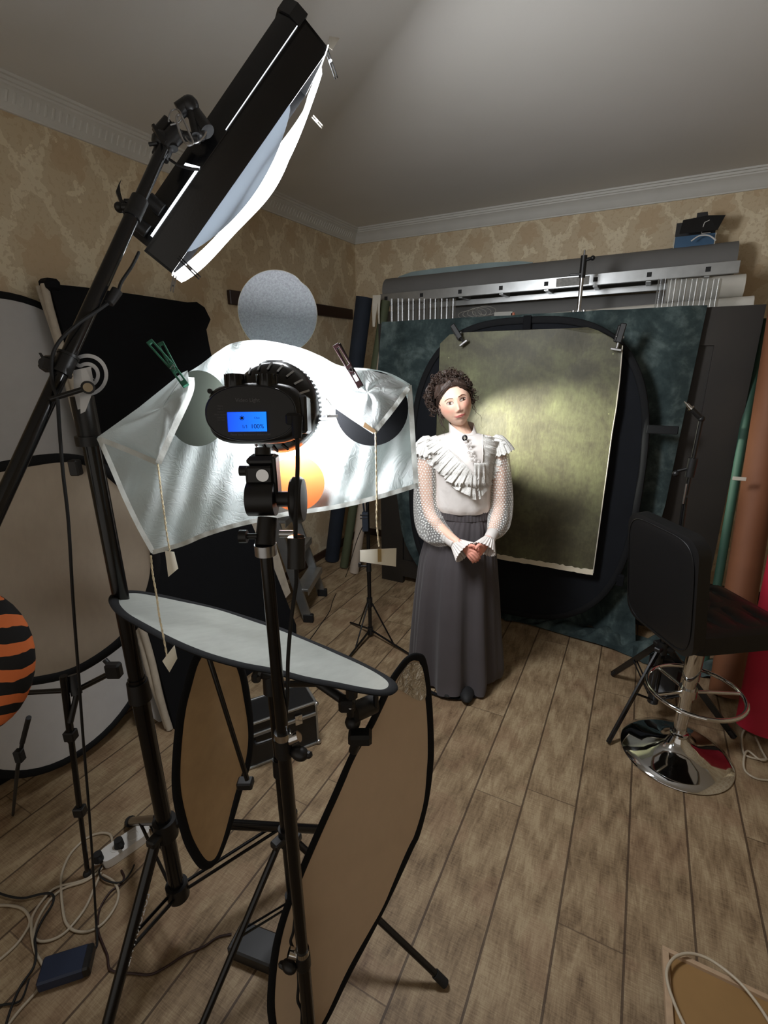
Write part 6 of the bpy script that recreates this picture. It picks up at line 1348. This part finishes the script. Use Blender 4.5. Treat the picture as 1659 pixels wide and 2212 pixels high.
# standing collar
def collar(u, v):
    a = 2*pi*u+pi/2; f = (1+cos(a-pi/2))/2; cb2 = Wp(1000, 938, -.004); ct = Wp(996, 913, -.006)
    f = (1+cos(a-pi/2+.35))/2; zt_ = -.052*f**4; c = cb2+(ct-cb2)*v; r = .062-.006*v+.010*f**8*(1-v)*0; p = c+LX*cos(a)*r*1.03+LY*sin(a)*r*.95+ZU*(zt_*v); p += LX*(.010*f**3)
    return p
m = MB(); m.grid(90, 8, collar, .003, wrap=False); m.build('collar', M['satin'], blo, smooth=70)
q = chest(1004, 946, .020); br2 = MB(); br2.ball(q, 1, 20, (.013, .005, .015), (LX, LY, ZU)); b_o = br2.build('brooch', M['black_card'], blo)
m = MB(); m.box(q+LY*.0052, (.012, .002, .0032), (LX, LY, ZU)); m.box(q+LY*.0052, (.0032, .002, .014), (LX, LY, ZU)); m.build('cameo_cross', M['off_white'], b_o)
# sheer dotted sleeves
t = NT('dotted_tulle'); uvn = t.n('SeparateXYZ', {0: t.uv()}); cu2 = t.ma('MULTIPLY', uvn.outputs[0], 24.0); cv2 = t.ma('MULTIPLY', uvn.outputs[1], 76.0)
row = t.ma('FLOOR', cv2); cu2 = t.ma('ADD', cu2, t.ma('MULTIPLY', t.ma('MODULO', row, 2.0), .5))
a2 = t.ma('SUBTRACT', t.ma('FRACT', cu2), .5); b2 = t.ma('SUBTRACT', t.ma('FRACT', cv2), .5); dd2 = t.ma('SQRT', t.ma('ADD', t.ma('MULTIPLY', a2, a2), t.ma('MULTIPLY', b2, b2)))
dot = t.ma('LESS_THAN', dd2, .25); t.set('Base Color', lin(238, 238, 234)).set('Roughness', .8)
lw = t.n('LayerWeight', {'Blend': .35}); fac = t.ma('MAXIMUM', t.ma('MULTIPLY', dot, .82), t.ma('ADD', .15, t.ma('MULTIPLY', lw.outputs[1], .45)), clamp=True)
mx = t.n('MixShader', {0: fac, 1: t.n('BsdfTransparent').outputs[0], 2: t.b.outputs[0]}); t.t.links.new(mx.outputs[0], t.out.inputs[0]); M['tulle'] = t.m
for s_, path in (('left', ((928, 958, 0, .040), (922, 975, 0, .050), (920, 1010, .0, .054), (919, 1050, .0, .058), (920, 1085, .005, .064), (926, 1115, .025, .074), (936, 1138, .055, .078), (948, 1152, .085, .064), (962, 1160, .12, .045), (972, 1165, .14, .032))),
                 ('right', ((1070, 956, 0, .040), (1077, 975, 0, .046), (1081, 1010, .0, .050), (1083, 1050, .0, .054), (1083, 1085, .005, .058), (1080, 1112, .025, .060), (1077, 1130, .06, .056), (1070, 1144, .10, .045), (1064, 1152, .13, .032)))):
    cp_ = crom([Wp(u, v, d) for u, v, d, r in path], 6); n_ = len(cp_); rad = [path[min(i//6, len(path)-1)][3]*(1-(i % 6)/6)+path[min(i//6+1, len(path)-1)][3]*((i % 6)/6) for i in range(n_)]
    m = MB(); m.tube(cp_, rad, 48, caps=False); st_ = len(m.v)
    for i in range(n_):
        for k in range(48):
            idx = i*48+k; c = cp_[i]; d = m.v[idx]-c; f = 1+.035*sin(k*2*pi/48*7+i*.12)+.05*sin(k*2*pi/48*3+i*.2)*(i/n_); m.v[idx] = c+d*f+V((0, 0, -.012*sin(pi*i/n_)*(d.z < 0)))
    m.build('sheer_sleeve', M['tulle'], blo, smooth=70)
    e = path[-1]
    if s_ == 'left': a, b, c = Wp(962, 1157, .12), Wp(984, 1174, .17), Wp(1008, 1196, .21); R = (.030, .028, .060)
    else: a, b, c = Wp(1065, 1150, .13), Wp(1057, 1165, .17), Wp(1044, 1190, .215); R = (.028, .027, .056)
    m = MB(); ax2 = (b-a); m.lathe(a, ax2, [(R[0]*.95, -.004), (R[0]*1.08, .004), (R[1]*1.06, ax2.length), (R[1]*.9, ax2.length+.002)], 36, caps=False); m.build('cuff', M['satin'], blo, smooth=60)
    fx_, fy_, fz_ = frame(c-b); L2 = (c-b).length
    def fr2(u, v, b=b, fx_=fx_, fy_=fy_, fz_=fz_, L2=L2, R=R):
        a = 2*pi*u; r = R[1]+(R[2]-R[1])*v**.85; pl = sin(a*22)*(.0035*v+.001); return b+fz_*(L2*v*(1-.12*v*v))+(fx_*cos(a)+fy_*sin(a))*(r+pl)
    m = MB(); m.grid(180, 10, fr2, .0006, wrap=True); m.build('cuff_ruffle', M['lace'] if 0 else M['satin'], blo, smooth=70)
